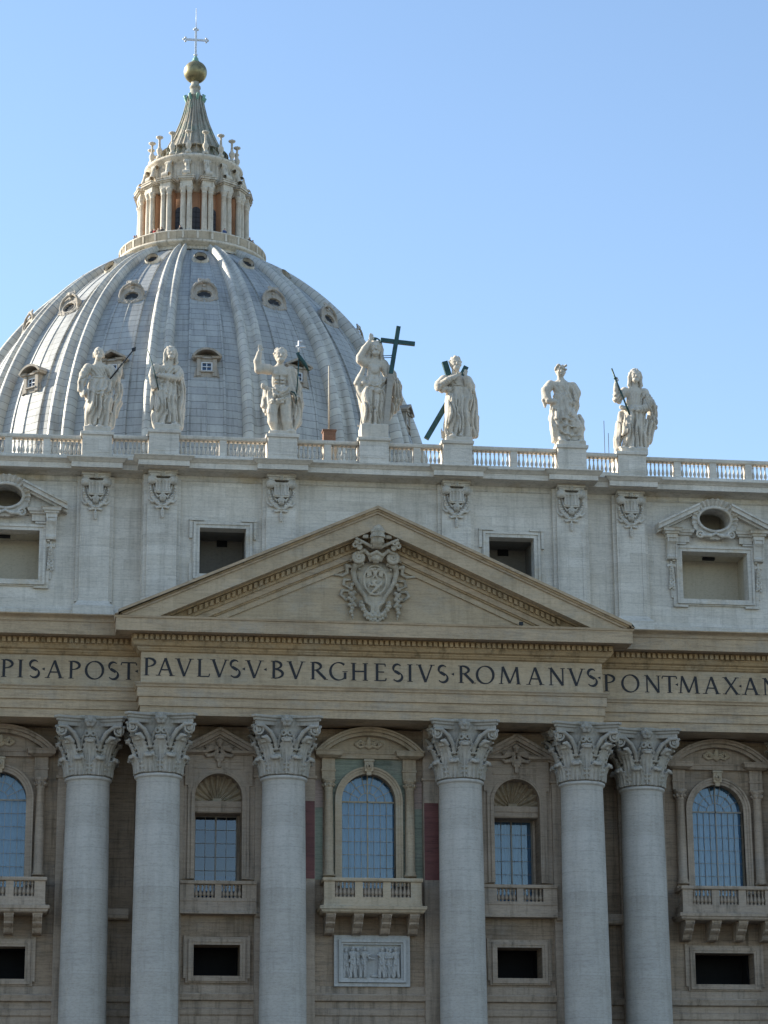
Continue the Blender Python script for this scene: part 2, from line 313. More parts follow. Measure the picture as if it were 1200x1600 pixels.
# ------------------------------------------------------------------ sculpting: signed distance grid -> surface nets
class Sculpt:
    def __init__(s, lo, hi, res):
        s.lo = np.array(lo, float); s.res = res
        s.n = np.maximum(2, np.ceil((np.array(hi)-s.lo)/res).astype(int)+1)
        s.ax = [s.lo[i]+np.arange(s.n[i])*res for i in range(3)]
        s.F = np.full(tuple(s.n), 9.0, np.float32)
    def sub(s, lo, hi):
        i0 = np.clip(np.floor((np.array(lo)-s.lo)/s.res).astype(int), 0, s.n-1); i1 = np.clip(np.ceil((np.array(hi)-s.lo)/s.res).astype(int)+1, 1, s.n)
        sl = tuple(slice(a, max(b, a+1)) for a, b in zip(i0, i1))
        X = s.ax[0][sl[0]][:, None, None]; Y = s.ax[1][sl[1]][None, :, None]; Z = s.ax[2][sl[2]][None, None, :]
        return sl, X, Y, Z
    def put(s, sl, f, k, cut=False):
        a = s.F[sl]; f = f.astype(np.float32)
        if cut:
            f = -f; h = np.maximum(k-np.abs(a-f), 0)/max(k, 1e-6); s.F[sl] = np.maximum(a, f)+h*h*k*0.25
        else:
            h = np.maximum(k-np.abs(a-f), 0)/max(k, 1e-6); s.F[sl] = np.minimum(a, f)-h*h*k*0.25
    def seg(s, a, b, ra, rb=None, k=0.06, sy=1.0, cut=False):
        rb = ra if rb is None else rb; a = np.array(a, float); b = np.array(b, float); m = max(ra, rb)*max(1, sy)+k+s.res*2
        sl, X, Y, Z = s.sub(np.minimum(a, b)-m, np.maximum(a, b)+m)
        d = b-a; dd = d.copy(); dd[1] /= sy; L = max(float(dd@dd), 1e-9)
        x, y, z = X-a[0], (Y-a[1])/sy, Z-a[2]
        t = np.clip((x*dd[0]+y*dd[1]+z*dd[2])/L, 0, 1)
        f = np.sqrt((x-t*dd[0])**2+(y-t*dd[1])**2+(z-t*dd[2])**2)-(ra+(rb-ra)*t)
        s.put(sl, f*min(1, sy), k, cut)
    def tube(s, pts, r, k=0.05, sy=1.0, cut=False):
        r = r if isinstance(r, (list, tuple)) else [r]*len(pts)
        for i in range(len(pts)-1): s.seg(pts[i], pts[i+1], r[i], r[i+1], k, sy, cut)
    def ell(s, c, r, rot=0.0, k=0.06, cut=False):
        c = np.array(c, float); r = np.array(r, float); m = r.max()+k+s.res*2
        sl, X, Y, Z = s.sub(c-m, c+m); x, y, z = X-c[0], Y-c[1], Z-c[2]
        ca, sa = math.cos(rot), math.sin(rot); x, z = x*ca+z*sa, -x*sa+z*ca
        q = np.sqrt((x/r[0])**2+(y/r[1])**2+(z/r[2])**2); g = np.sqrt((x/r[0]**2)**2+(y/r[1]**2)**2+(z/r[2]**2)**2)
        s.put(sl, q*(q-1)/np.maximum(g, 1e-6), k, cut)
    def box(s, c, h, rot=0.0, rnd=0.03, k=0.03, cut=False):
        c = np.array(c, float); h = np.array(h, float); m = np.sqrt((h**2).sum())+k+s.res*2
        sl, X, Y, Z = s.sub(c-m, c+m); x, y, z = X-c[0], Y-c[1], Z-c[2]
        ca, sa = math.cos(rot), math.sin(rot); x, z = x*ca+z*sa, -x*sa+z*ca
        x, y, z = np.broadcast_arrays(x, y+0*x, z+0*x)
        qx, qy, qz = np.abs(x)-h[0]+rnd, np.abs(y)-h[1]+rnd, np.abs(z)-h[2]+rnd
        f = np.sqrt(np.maximum(qx, 0)**2+np.maximum(qy, 0)**2+np.maximum(qz, 0)**2)+np.minimum(np.maximum(qx, np.maximum(qy, qz)), 0)-rnd
        s.put(sl, f, k, cut)
    def ring(s, c, R0, r, axis=1, k=0.03, sx=1.0, cut=False):
        c = np.array(c, float); m = R0*max(1, sx)+r+k+s.res*2; sl, X, Y, Z = s.sub(c-m, c+m); p = [X-c[0], Y-c[1], Z-c[2]]
        i, j = [q for q in range(3) if q != axis]; A = p[i]/sx; B = p[j]
        f = np.sqrt((np.sqrt(A**2+B**2)-R0)**2+p[axis]**2)-r
        s.put(sl, f, k, cut)
    def skirt(s, zt, zb, ct, cb, wt, wb, dt, db, n=9, amp=0.06, ph=0.0, tw=0.0, k=0.08):
        """hanging cloth: elliptical cone between heights zt>zb with n vertical folds that deepen downwards"""
        m = max(wt, wb, dt, db)+amp+k+s.res*2; cx = (ct[0]+cb[0])/2; cy = (ct[1]+cb[1])/2; e = abs(ct[0]-cb[0])/2+abs(ct[1]-cb[1])/2
        sl, X, Y, Z = s.sub((cx-m-e, cy-m-e, zb-.1), (cx+m+e, cy+m+e, zt+.1))
        t = np.clip((zt-Z)/(zt-zb), 0, 1); x = X-(ct[0]+(cb[0]-ct[0])*t); y = Y-(ct[1]+(cb[1]-ct[1])*t)
        wv = wt+(wb-wt)*t; dv = dt+(db-dt)*t; x, y, t = np.broadcast_arrays(x+0*t, y+0*t, t+0*x+0*y); 
        ph_ = np.arctan2(x/wv, -y/dv); rho = np.sqrt((x/wv)**2+(y/dv)**2)
        fold = np.cos(n*ph_+ph+tw*t)+0.45*np.cos((n*1.7)*ph_+ph*2.3-tw*1.6*t)
        f = (rho-1)*np.minimum(wv, dv)+amp*fold*(0.25+0.75*t)
        f = np.maximum(f*0.75, np.maximum(Z-zt, zb-Z)+0*f)
        s.put(sl, f, k)
    def front(s, x, z):
        i = int(round((x-s.lo[0])/s.res)); k = int(round((z-s.lo[2])/s.res))
        if not (0 <= i < s.n[0] and 0 <= k < s.n[2]): return None
        c = s.F[i, :, k]; w_ = np.nonzero(c < 0)[0]
        if not len(w_): return None
        return s.ax[1][w_[0]]
    def fold(s, pts, r=0.06, cut=False, k=0.05, sink=0.0):
        """a ridge (or groove) drawn on the front surface along a 2-d polyline (x, z)"""
        out = []
        for (x0, z0), (x1, z1) in zip(pts[:-1], pts[1:]):
            n = max(1, int(math.hypot(x1-x0, z1-z0)/0.12))
            for i in range(n): out.append((x0+(x1-x0)*i/n, z0+(z1-z0)*i/n))
        out.append(pts[-1]); P = []
        for x, z in out:
            y = s.front(x, z)
            if y is None:
                if len(P) > 1: s.tube(P, r, k, cut=cut)
                P = []; continue
            P.append((x, y+sink, z))
        if len(P) > 1:
            L = len(P); rr = [r*(0.45+0.55*math.sin(PI*min(1, max(0, (i+0.6)/(L+.2))))) for i in range(L)]
            s.tube(P, rr, k, cut=cut)
    def mesh(s, name, islands=30):
        F = s.F; nx, ny, nz = F.shape; ins = F < 0
        F = F.copy(); 
        c = [F[i:nx-1+i, j:ny-1+j, k:nz-1+k] for i in (0, 1) for j in (0, 1) for k in (0, 1)]
        cnt = sum((q < 0).astype(np.int8) for q in c); act = (cnt > 0) & (cnt < 8)
        idx = np.full(act.shape, -1, np.int32); I = np.argwhere(act); idx[act] = np.arange(len(I))
        cv = np.stack([q[act] for q in c], 1); off = np.array([(i, j, k) for i in (0, 1) for j in (0, 1) for k in (0, 1)], float)
        S = np.zeros((len(I), 3)); W = np.zeros(len(I))
        for a in range(8):
            for b in range(a+1, 8):
                if np.abs(off[a]-off[b]).sum() != 1: continue
                va, vb = cv[:, a], cv[:, b]; m = (va < 0) != (vb < 0); t = np.where(m, va/np.where(m, va-vb, 1), 0)[:, None]
                S += np.where(m[:, None], off[a]+(off[b]-off[a])*t, 0); W += m
        V = s.lo+(I+S/W[:, None])*s.res; Q = []
        for ax in range(3):
            sl0 = [slice(None)]*3; sl1 = [slice(None)]*3; sl0[ax] = slice(0, -1); sl1[ax] = slice(1, None)
            a, b = ins[tuple(sl0)], ins[tuple(sl1)]; E = np.argwhere(a != b); u, v_ = [(1, 2), (2, 0), (0, 1)][ax]
            ok = (E[:, u] > 0) & (E[:, v_] > 0) & (E[:, u] < F.shape[u]-1) & (E[:, v_] < F.shape[v_]-1); E = E[ok]
            def at(du, dv):
                e = E.copy(); e[:, u] -= du; e[:, v_] -= dv; return idx[e[:, 0], e[:, 1], e[:, 2]]
            q = np.stack([at(1, 1), at(0, 1), at(0, 0), at(1, 0)], 1); flip = ~a[tuple(E.T)] if len(E) else np.zeros(0, bool)
            q[flip] = q[flip][:, ::-1]; Q.append(q)
        Q = np.concatenate(Q); Q = Q[(Q >= 0).all(1)]
        lab = np.arange(len(V))                      # drop loose crumbs
        for _ in range(200):
            old = lab.copy(); mn = lab[Q].min(1); np.minimum.at(lab, Q.ravel(), np.repeat(mn, 4)); lab = lab[lab]
            if (old == lab).all(): break
        n_ = np.bincount(lab[Q[:, 0]], minlength=len(V)); Q = Q[n_[lab[Q[:, 0]]] >= islands]
        use = np.zeros(len(V), bool); use[Q.ravel()] = True; rm = np.cumsum(use)-1; V = V[use]; Q = rm[Q]
        me = bpy.data.meshes.new(name); me.vertices.add(len(V)); me.vertices.foreach_set('co', V.astype(np.float32).ravel())
        me.loops.add(Q.size); me.loops.foreach_set('vertex_index', Q.astype(np.int32).ravel())
        me.polygons.add(len(Q)); me.polygons.foreach_set('loop_start', np.arange(0, Q.size, 4, dtype=np.int32)); me.polygons.foreach_set('loop_total', np.full(len(Q), 4, np.int32))
        me.update(calc_edges=True); me.validate(); me.polygons.foreach_set('use_smooth', np.ones(len(me.polygons), bool))
        return me

# ================================================================== GROUND
g = MB(); g.add([(-3000, -3000, 0), (3000, -3000, 0), (3000, 3000, 0), (-3000, 3000, 0)], [(0, 1, 2, 3)])
go = g.build('piazza_ground', 'cobble'); go['kind'] = 'structure'
st_ = MB()
for i in range(8): st_.box(-62, 62, -16+i*0.9, 60, 0.02+i*0.5 if i else 0.02, 0.5+i*0.5)
so = st_.build('stone_steps', 'cobble'); so['kind'] = 'structure'

# ================================================================== FACADE
FAC = thing('basilica_facade', 'huge pale travertine church facade with giant columns, a triangular pediment and a Latin inscription', 'church facade', (0, 0, 4))
OZ = Vector((0, 0, -4))
def fpart(mb, name, m, parent=None):
    if parent is None: return mb.build(name, m, FAC, OZ)
    return mb.build(name, m, parent)
YC, YS = 0.9, 2.5              # wall planes: centre block, side blocks
AC, AS = 0.5, 1.5              # attic wall planes
XE = 15.42                     # edge of the projecting centre block
XO = 34.0                      # outer end that is built
ZB = 4.0
COLX = [5.88, 14.09]; COLS = [18.58, 30.15]
NB, FB = 10.0, 24.35           # niche bay and far bay axes

# ---- walls with their openings
wl = MB()
ops = [(-1.80, 1.80, 24.3, 31.91, True)]
for s in (-1, 1):
    ops += [(s*NB-1.56, s*NB+1.56, 23.4, 31.72, True), (s*NB-1.51, s*NB+1.51, 18.50, 20.50, False)]
wl.wall(-XE, XE, ZB, 34.90, YC, YC+1.6, ops)
for s in (-1, 1):
    a, b = sorted((s*XE, s*XO)); c = s*FB
    wl.wall(a, b, ZB, 34.90, YS, YS+1.2, [(c-1.80, c+1.80, 24.3, 31.91, True), (c-2.05, c+2.05, 18.36, 20.44, False)])
    wl.box(min(s*XE, s*(XE+.02)), max(s*XE, s*(XE+.02)), YC+.01, YS+.5, ZB, 34.88)
# backing so no daylight comes through
wl.box(-XO, XO, 7.0, 7.4, ZB, 53.0)
for s in (-1, 1): wl.box(min(s*XO, s*(XO-.4)), max(s*XO, s*(XO-.4)), YS+1.2, 7.0, ZB, 53.0)
wl.box(-XO+.4, XO-.4, YS+1.25, 7.0, 34.0, 34.6)
wl.box(-XO+.4, XO-.4, YS+1.25, 7.0, 23.2, 23.45); wl.box(-XO+.4, XO-.4, YS+1.25, 7.0, 16.9, 17.2)
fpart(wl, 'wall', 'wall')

# ---- pilaster strips behind the columns
ps = MB()
def pil(x0, x1, y, yb): ps.stack(x0, x1, y, yb, [(ZB, 0), (31.42, 0), (31.46, .10), (31.60, .13), (31.66, 0.0), (34.90, 0)])
for s in (-1, 1):
    for xc, i, o in ((COLX[0], 2.25, 1.72), (COLX[1], 1.72, 1.3)):
        a, b = sorted((s*(xc-i), s*(xc+o))); pil(a, b, .45, YC-.003)
    for xc, i, o in ((COLS[0], 1.3, 1.95), (COLS[1], 1.95, 1.9)):
        a, b = sorted((s*(xc-i), s*(xc+o))); pil(a, b, 2.05, YS-.003)
fpart(ps, 'pilaster_strip', 'surround')

# ---- string courses
sc_ = MB()
def course(x0, x1, y, yb, prof): sc_.stack(x0, x1, y, yb, prof, 0, 0)
LOW = [(15.2, .02), (15.95, .05), (16.05, .16), (16.40, .20), (16.48, .05), (16.88, .07), (16.95, .34), (17.10, .38), (17.30, .46), (17.38, .40), (17.42, 0.04), (17.9, .03)]
MID = [(22.20, .03), (22.30, .20), (22.48, .26), (22.56, .14), (22.9, .12), (22.94, 0)]
for x0, x1, y, yb in [(-5.88, 5.88, YC, YC+.01), (-14.09, -5.88, YC, YC+.01), (5.88, 14.09, YC, YC+.01)]:
    course(x0+.01, x1-.01, y-.01, y+.05, LOW)
for s in (-1, 1):
    a, b = sorted((s*XE, s*XO)); course(a, b, YS-.01, YS+.05, LOW); 
    a, b = sorted((s*(XE+.3), s*(COLS[0]+1.0))); course(a, b, YS-.455, YS-.4, [(z, p+.01) for z, p in MID])
    for q, t in ((COLX[0]+1.3, NB-2.45), (NB+2.45, COLX[1]-1.2)):
        a, b = sorted((s*q, s*t)); course(a, b, .42, .5, MID)
    a, b = sorted((s*XE, s*(COLX[1]+.9))); course(a, b, .42, YC, MID)
fpart(sc_, 'string_course', 'surround')

# ---- columns
cap = Sculpt((-2.55, -2.55, -.05), (2.55, 2.55, 3.95), 0.045)
def bell(z): return 1.36+0.05*z+0.22*max(0, z-2.0)**1.5
cap.tube([(0, 0, z) for z in np.linspace(0, 3.3, 12)], [bell(z) for z in np.linspace(0, 3.3, 12)], 0.02)
cap.box((0, 0, -.35), (2, 2, .32), rnd=0.0, k=0.0, cut=True)
def leaf(th, r0, H, wd, tip, z0=0.05):
    ca, sa = math.cos(th), math.sin(th); m = wd+tip+.6; cx, cy = sa*(r0+.2), -ca*(r0+.2)
    sl, X, Y, Z = cap.sub((cx-m, cy-m, z0-.1), (cx+m, cy+m, z0+H+.3))
    o = X*sa-Y*ca; t = X*ca+Y*sa; h = Z-z0; o, t, h = np.broadcast_arrays(o+0*h, t+0*h, h+0*o)
    u = np.clip(h/H, 0, 1); bo = np.sqrt(np.maximum(r0**2-t**2*0.9, .1))+0.05*(h+z0)+.10*u+tip*0.85*u**5+.05
    bo = bo+0.065*np.cos(t*2*PI/0.27)*np.clip(1.15-u, 0, 1)
    wv = wd*(0.86+0.20*np.sin(PI*np.clip(u*1.05, 0, 1)))*(1+0.14*np.sin(h*2*PI/0.30))-np.clip(u-.82, 0, 1)*wd*1.9
    f = np.maximum(np.abs(o-bo)-.085, np.abs(t)-wv); f = np.maximum(f, np.maximum(-h, h-H))
    cap.put(sl, f*0.8, .03)
    R_ = r0+0.05*H+tip*.72
    cap.seg((sa*R_-ca*wd*.50, -ca*R_-sa*wd*.50, z0+H-.06), (sa*R_+ca*wd*.50, -ca*R_+sa*wd*.50, z0+H-.04), .15, .15, .05)
    R_ += .16; cap.seg((sa*R_-ca*wd*.26, -ca*R_-sa*wd*.26, z0+H-.16), (sa*R_+ca*wd*.26, -ca*R_+sa*wd*.26, z0+H-.16), .10, .10, .06)
    R_ = r0+.17; cap.seg((sa*R_, -ca*R_, z0), (sa*(R_+.09), -ca*(R_+.09), z0+H*.85), .055, .05, .03)
for k in range(8): leaf(k*PI/4, 1.40, 2.24, .46, .58, .1)
for k in range(8): leaf(PI/8+k*PI/4, 1.45, 1.16, .47, .50, .05)
for q in range(4):
    A = q*PI/2; ca, sa = math.cos(A), math.sin(A)
    def P(t, o, z): return (t*ca+o*sa, t*sa-o*ca, z)
    for s in (-1, 1):
        cap.tube([P(s*.62, 1.45, 1.7), P(s*.72, 1.62, 2.2), P(s*1.05, 1.82, 2.75), P(s*1.55, 2.05, 3.12), P(s*1.98, 2.2, 3.12)], [.13, .15, .14, .12, .1], .05)
        for rr in (.29, .11):
            cap.ring(P(s*1.86, 2.00, 2.86), rr, .068, axis=1 if q % 2 == 0 else 0, k=.02)
        cap.ring(P(s*1.78, 1.88, 2.90), .20, .06, axis=1 if q % 2 == 0 else 0, k=.02)
        cap.tube([P(s*1.1, 1.60, 2.2), P(s*1.35, 1.78, 2.42), P(s*1.62, 1.95, 2.38)], [.14, .15, .07], .04)
        cap.tube([P(s*.52, 1.5, 1.9), P(s*.46, 1.68, 2.5), P(s*.28, 1.78, 2.82)], [.09, .1, .08], .04)
        cap.ring(P(s*.22, 1.80, 2.72), .15, .07, axis=1 if q % 2 == 0 else 0, k=.03)
    for a in range(6): cap.ell(P(.25*math.cos(a*PI/3), 1.93, 3.50+.25*math.sin(a*PI/3)), (.17, .17, .17), k=.03)
    cap.ell(P(0, 2.08, 3.50), (.15, .15, .15), k=.02); cap.seg(P(0, 1.62, 2.2), P(0, 1.78, 3.3), .07, .1, .05)
# abacus with hollowed sides
sl, X, Y, Z = cap.sub((-2.6, -2.6, 3.2), (2.6, 2.6, 3.95))
X, Y, Z = np.broadcast_arrays(X+0*Y+0*Z, Y+0*X+0*Z, Z+0*X+0*Y)
st = np.where(Z > 3.64, 0.13, 0.0)+np.where(Z > 3.50, .05, -.06)
hol = np.maximum(np.abs(X)-(1.70+.115*Y**2+st), np.abs(Y)-(1.70+.115*X**2+st)); f = np.maximum(hol, (np.abs(X)+np.abs(Y))/1.4142-(2.98+st))
f = np.maximum(f, np.maximum(3.20-Z, Z-3.84)); cap.put(sl, f*.8, .02)
capme = cap.mesh('capital'); del cap
pf = [(4.0, 2.1), (4.6, 2.1), (4.62, 2.0), (4.9, 2.08), (5.2, 1.95), (5.3, 1.72), (5.55, 1.85), (5.8, 1.72), (5.95, 1.58), (6.4, 1.555)]
for i in range(1, 15):
    z = 6.4+(30.85-6.4)*i/14; u = (z-6.4)/(30.85-6.4); pf.append((z, 1.56-0.155*u**1.7))
pf += [(30.90, 1.43), (30.93, 1.52), (31.0, 1.555), (31.08, 1.555), (31.13, 1.50), (31.16, 1.40)]
proto = None
for x, y in [(s*x, -1.0) for x in COLX for s in (-1, 1)]+[(s*x, 0.6) for x in COLS for s in (-1, 1)]:
    if proto is None:
        c = MB(); c.lathe([(z-4, r) for z, r in pf], n=56); proto = c.build('column', 'column', FAC, (x, y, 0))
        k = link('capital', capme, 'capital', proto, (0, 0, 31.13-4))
    else: copy_tree(proto, FAC, (x, y, 0))

# ---- entablature
def entab(x0, x1, yf, yb, dz, l, r, crown):
    e = MB(); e.stack(x0, x1, yf, yb, [(34.97+dz, 0), (35.52+dz, 0), (35.55+dz, .10), (36.12+dz, .10), (36.15+dz, .21), (36.74+dz, .21), (36.80+dz, .30), (36.90+dz, .33), (37.0+dz, .42), (37.05+dz, .42), (37.06+dz, 0.0)], l, r)
    fpart(e, 'architrave', 'entab')
    e = MB(); e.stack(x0, x1, yf, yb, [(37.062+dz, 0), (39.13+dz, 0)], l, r); fpart(e, 'frieze', 'frieze')
    e = MB(); e.stack(x0, x1, yf, yb, [(39.132+dz, .03), (39.18+dz, .16), (39.30+dz, .24), (39.34+dz, .30), (39.42+dz, .30), (39.44+dz, .36), (39.50+dz, .50), (39.70+dz, .62), (39.72+dz, .66), (40.20+dz, .66)], l, r); fpart(e, 'bed_moulding', 'ochre')
    e = MB(); yy = yf-.66; n = int((x1-x0+1.2*(l+r)*.5)/.46)
    xa = x0-.62*l; xb = x1+.62*r; n = int((xb-xa)/.36); stp = (xb-xa)/n
    for i in range(n):
        x = xa+i*stp+stp*.16; e.box(x, x+stp*.62, yy-.22, yy-.002, 39.80+dz, 40.12+dz)
    e.box(xa, xb, yy-.10, yy-.002, 40.122+dz, 40.198+dz)
    fpart(e, 'dentil_course', 'ochre')
    e = MB(); e.stack(x0, x1, yf, yb, [(40.202+dz, 1.20), (40.203+dz, 1.66), (40.16+dz, 1.70), (40.16+dz, 1.74), (40.98+dz, 1.75), (41.0+dz, 1.82), (41.12+dz, 1.86)]+crown, l, r); fpart(e, 'cornice', 'entab')
entab(-XE, XE, -2.3, YC, 0, 1, 1, [(41.14, 1.86)])
for s in (-1, 1):
    a, b = sorted((s*(XE+.003), s*XO)); entab(a, b, -.7, YS, -.006, 0, 0, [(41.16, 1.88), (41.22, 1.95), (41.30, 2.12), (41.36, 2.26), (41.42, 2.28), (41.60, .4)])
# ---- pediment
K = (49.05-41.48)/17.0
def rake(name, m, v0, v1, p, zb=41.16, clip=None):
    e = MB()
    for s in (-1, 1):
        def xt(v): return (49.05-v-zb)/K
        xa, xb = min(xt(v0), clip or 99), xt(v1)
        poly = [(0, 49.05-v0), (s*xa, 49.05-v0-K*xa)]
        if clip and xt(v0) > clip: poly += [(s*clip, zb)]
        poly += [(s*xb, zb), (0, 49.05-v1)]
        e.prism(poly, -2.3-p, .55)
    return fpart(e, name, m)
rake('raking_sima', 'entab', 0.0, .20, 2.10, clip=17.05); rake('raking_sima', 'ochre', .202, .34, 1.98, clip=16.9); rake('raking_sima', 'entab', .342, .50, 1.88, clip=16.8)
rake('raking_corona', 'frieze', .502, 1.50, 1.75); rake('raking_bed_moulding', 'ochre', 1.502, 1.60, .98); rake('raking_bed_moulding', 'ochre', 1.602, 2.22, .66)
rake('raking_bed_moulding', 'entab', 2.222, 2.62, .52); rake('raking_bed_moulding', 'ochre', 2.622, 2.74, .40); rake('raking_bed_moulding', 'frieze', 2.742, 3.14, .25)
for s in (-1, 1):
    e = MB(); x = .35
    while x < 14.2:
        z = 49.05-1.66-K*x; 
        poly = [(s*x, z), (s*(x+.21), z-K*.21), (s*(x+.21), z-K*.21-.34), (s*x, z-.34)]
        if z-.6 > 41.2: e.prism(poly, -2.3-.86, -2.3-.662)
        x += .36
    fpart(e, 'raking_dentil_course', 'ochre')
e = MB(); e.prism([(-17.5, 41.162), (17.5, 41.162), (0, 48.6)][:0] or [(-11.2, 41.163), (11.2, 41.163), (0, 46.15)], -2.3-.1, .5); fpart(e, 'tympanum', 'frieze')

# ---- inscription: Roman capitals cut from strokes (unit cap height)
T, t_ = .074, .040
def S(*p): return list(p)
def line(x0, z0, x1, z1, h): return [(x0, z0, h), (x1, z1, h)]
def arc(cx, cz, rx, rz, a0, a1, thick=0.0, n=16, ph=15):
    o = []
    for i in range(n+1):
        a = R(a0+(a1-a0)*i/n); h = t_*.7+(T-t_*.7)*abs(math.cos(a-R(ph)))**1.3; o.append((cx+rx*math.cos(a), cz+rz*math.sin(a), h if not thick else thick))
    return o
def ser(x, z, w=.15): 
    d = .018 if z < .5 else -.018
    return [(x-w, z+d, .018), (x+w, z+d, .018)]
GL = {
 'I': [line(0, 0, 0, 1, T), ser(0, 0), ser(0, 1)],
 'P': [line(-.22, 0, -.22, 1, T), ser(-.22, 0), ser(-.26, 1, .12), arc(-.18, .745, .42, .235, 90, -90)],
 'R': [line(-.30, 0, -.30, 1, T), ser(-.30, 0), ser(-.34, 1, .12), arc(-.26, .755, .40, .225, 90, -90), line(-.10, .54, .40, .03, T), ser(.44, 0, .10)],
 'B': [line(-.24, 0, -.24, 1, T), ser(-.30, 0, .11), ser(-.30, 1, .11), arc(-.20, .77, .37, .215, 90, -90), arc(-.20, .275, .46, .26, 90, -90)],
 'O': [arc(0, .5, .47, .50, 0, 360, n=36)],
 'C': [arc(.02, .5, .46, .50, 48, 312, n=28), line(.34, .78, .34, .93, t_)],
 'G': [arc(.02, .5, .47, .50, 48, 320, n=28), line(.38, .06, .38, .44, T), ser(.38, .47, .15)],
 'D': [line(-.36, 0, -.36, 1, T), ser(-.42, 0, .11), ser(-.42, 1, .11), arc(-.30, .5, .70, .48, 90, -90, n=24)],
 'S': [arc(.0, .745, .235, .235, 42, 250, n=16, ph=-40), [(-.16, .60, T), (-.02, .52, T*1.15), (.14, .43, T)], arc(.0, .265, .265, .25, 60, -145, n=18, ph=-40)],
 'A': [line(0, 1, -.36, 0, t_), line(0, 1, .36, 0, T), line(-.23, .34, .22, .34, t_*.9), ser(-.38, 0, .14), ser(.38, 0, .15)],
 'V': [line(-.36, 1, 0, 0, T), line(.36, 1, 0, 0, t_), ser(-.38, 1, .15), ser(.38, 1, .14)],
 'L': [line(-.22, 0, -.22, 1, T), ser(-.22, 1), ser(-.26, 0, .10), line(-.2, .02, .30, .02, t_*.8), line(.30, .02, .34, .18, t_*.7)],
 'E': [line(-.20, 0, -.20, 1, T), ser(-.26, 0, .1), ser(-.26, 1, .1), line(-.2, .975, .25, .975, t_*.8), line(-.2, .52, .20, .52, t_*.8), line(-.2, .025, .28, .025, t_*.8), line(.25, .975, .27, .84, t_*.7), line(.28, .025, .31, .17, t_*.7)],
 'H': [line(-.33, 0, -.33, 1, T), line(.33, 0, .33, 1, T), line(-.33, .52, .33, .52, t_), ser(-.33, 0), ser(-.33, 1), ser(.33, 0), ser(.33, 1)],
 'N': [line(-.33, 0, -.33, 1, t_), line(-.35, 1, .35, 0, T), line(.35, 0, .35, 1, t_), ser(-.33, 0, .13), ser(.35, 1, .13), ser(-.40, 1, .09)],
 'M': [line(-.40, 1, -.50, 0, t_), line(-.40, 1, .0, .05, T), line(0, .05, .40, 1, t_), line(.40, 1, .50, 0, T), ser(-.50, 0, .13), ser(.50, 0, .14)],
 'T': [line(0, 0, 0, .98, T), ser(0, 0), line(-.40, .975, .40, .975, t_*.85), line(-.40, .975, -.43, .83, t_*.7), line(.40, .975, .43, .83, t_*.7)],
 'X': [line(-.34, 1, .36, 0, T), line(.34, 1, -.36, 0, t_), ser(-.36, 1, .13), ser(.36, 1, .12), ser(-.38, 0, .12), ser(.38, 0, .13)],
 '.': [[(-.10, .50, .005), (.06, .50, .085)]],
}
def inscribe(items, y, z0, h):
    m = MB()
    for n, (ch, x) in enumerate(items):
        for i, st in enumerate(GL[ch]):
            m.ribbon([(x+px*h, z0+pz*h, hw*h) for px, pz, hw in st], y-.020-.0022*i, y-.001)
        if ch == '.' or n == len(items)-1: fpart(m, 'inscription', 'letter'); m = MB()
inscribe(list(zip("PAVLVS.V.BVRGHESIVS.ROMANVS.", [-14.8, -13.84, -12.59, -11.33, -10.28, -9.27, -8.68, -7.98, -7.25, -6.42, -5.23, -3.75, -2.42, -1.01, .4, 1.53, 2.37, 3.42, 4.58, 5.26, 6.16, 7.44, 9.10, 10.82, 12.30, 13.64, 14.72, 15.22])), -2.3, 37.56, 1.18)
inscribe(list(zip("PRINCIPIS.APOST.", [-31.3, -30.1, -29.1, -28.0, -26.6, -25.3, -24.03, -23.22, -22.32, -21.71, -21.01, -19.66, -18.39, -17.16, -16.15, -15.62])), -.7, 37.58, 1.18)
inscribe(list(zip("PONT.MAX.AN.MDCXII", [16.33, 17.73, 19.28, 20.46, 20.98, 21.80, 23.38, 24.76, 25.42, 26.14, 27.55, 28.2, 29.0, 30.3, 31.5, 32.5, 33.3, 33.7])), -.7, 37.58, 1.18)

# ---- windows of the piano nobile
balp = [(0, .10), (.06, .10), (.08, .07), (.13, .065), (.20, .125), (.30, .14), (.42, .11), (.55, .065), (.70, .055), (.78, .07), (.80, .095), (.84, .095), (.86, .06), (.90, .06), (.91, .10), (.97, .10)]
_bal = MB(); _bal.lathe(balp, n=10); BALME = None
def baluster(parent, x, y, z, h=.97):
    global BALME
    if BALME is None:
        o = _bal.build('baluster', 'surround', parent, (x, y, z)); BALME = o.data; o.scale = (1, 1, h/.97); return o
    o = bpy.data.objects.new('baluster', BALME); COL.objects.link(o); o.parent = parent; o.location = (x, y, z); o.scale = (1, 1, h/.97); return o
# small sculpted ornaments
def sculpt_obj(name, S_, m, parent, loc): me = S_.mesh(name); return link(name, me, m, parent, loc)
s_ = Sculpt((-1.0, -.35, -.45), (1.0, .2, .55), .03)       # festoon of the segmental pediments
s_.ell((0, -.05, .12), (.2, .2, .3)); s_.tube([(-.25, -.05, .1), (-.55, -.08, .25), (-.85, -.05, .0), (-.6, -.08, -.2), (-.2, -.1, -.12)], [.07, .1, .12, .1, .06]); s_.tube([(.25, -.05, .1), (.55, -.08, .25), (.85, -.05, .0), (.6, -.08, -.2), (.2, -.1, -.12)], [.07, .1, .12, .1, .06])
s_.tube([(-.5, -.06, .05), (0, -.12, -.22), (.5, -.06, .05)], [.06, .12, .06]); s_.ell((0, -.14, .38), (.12, .12, .12))
for i in range(-3, 4): s_.ell((i*.22, -.16, -.12+.05*abs(i)), (.07, .07, .09), k=.02)
FEST = s_.mesh('pediment_festoon')
s_ = Sculpt((-1.2, -.5, -1.35), (1.2, .25, .75), .035)     # winged head and ribbons of the niche pediments
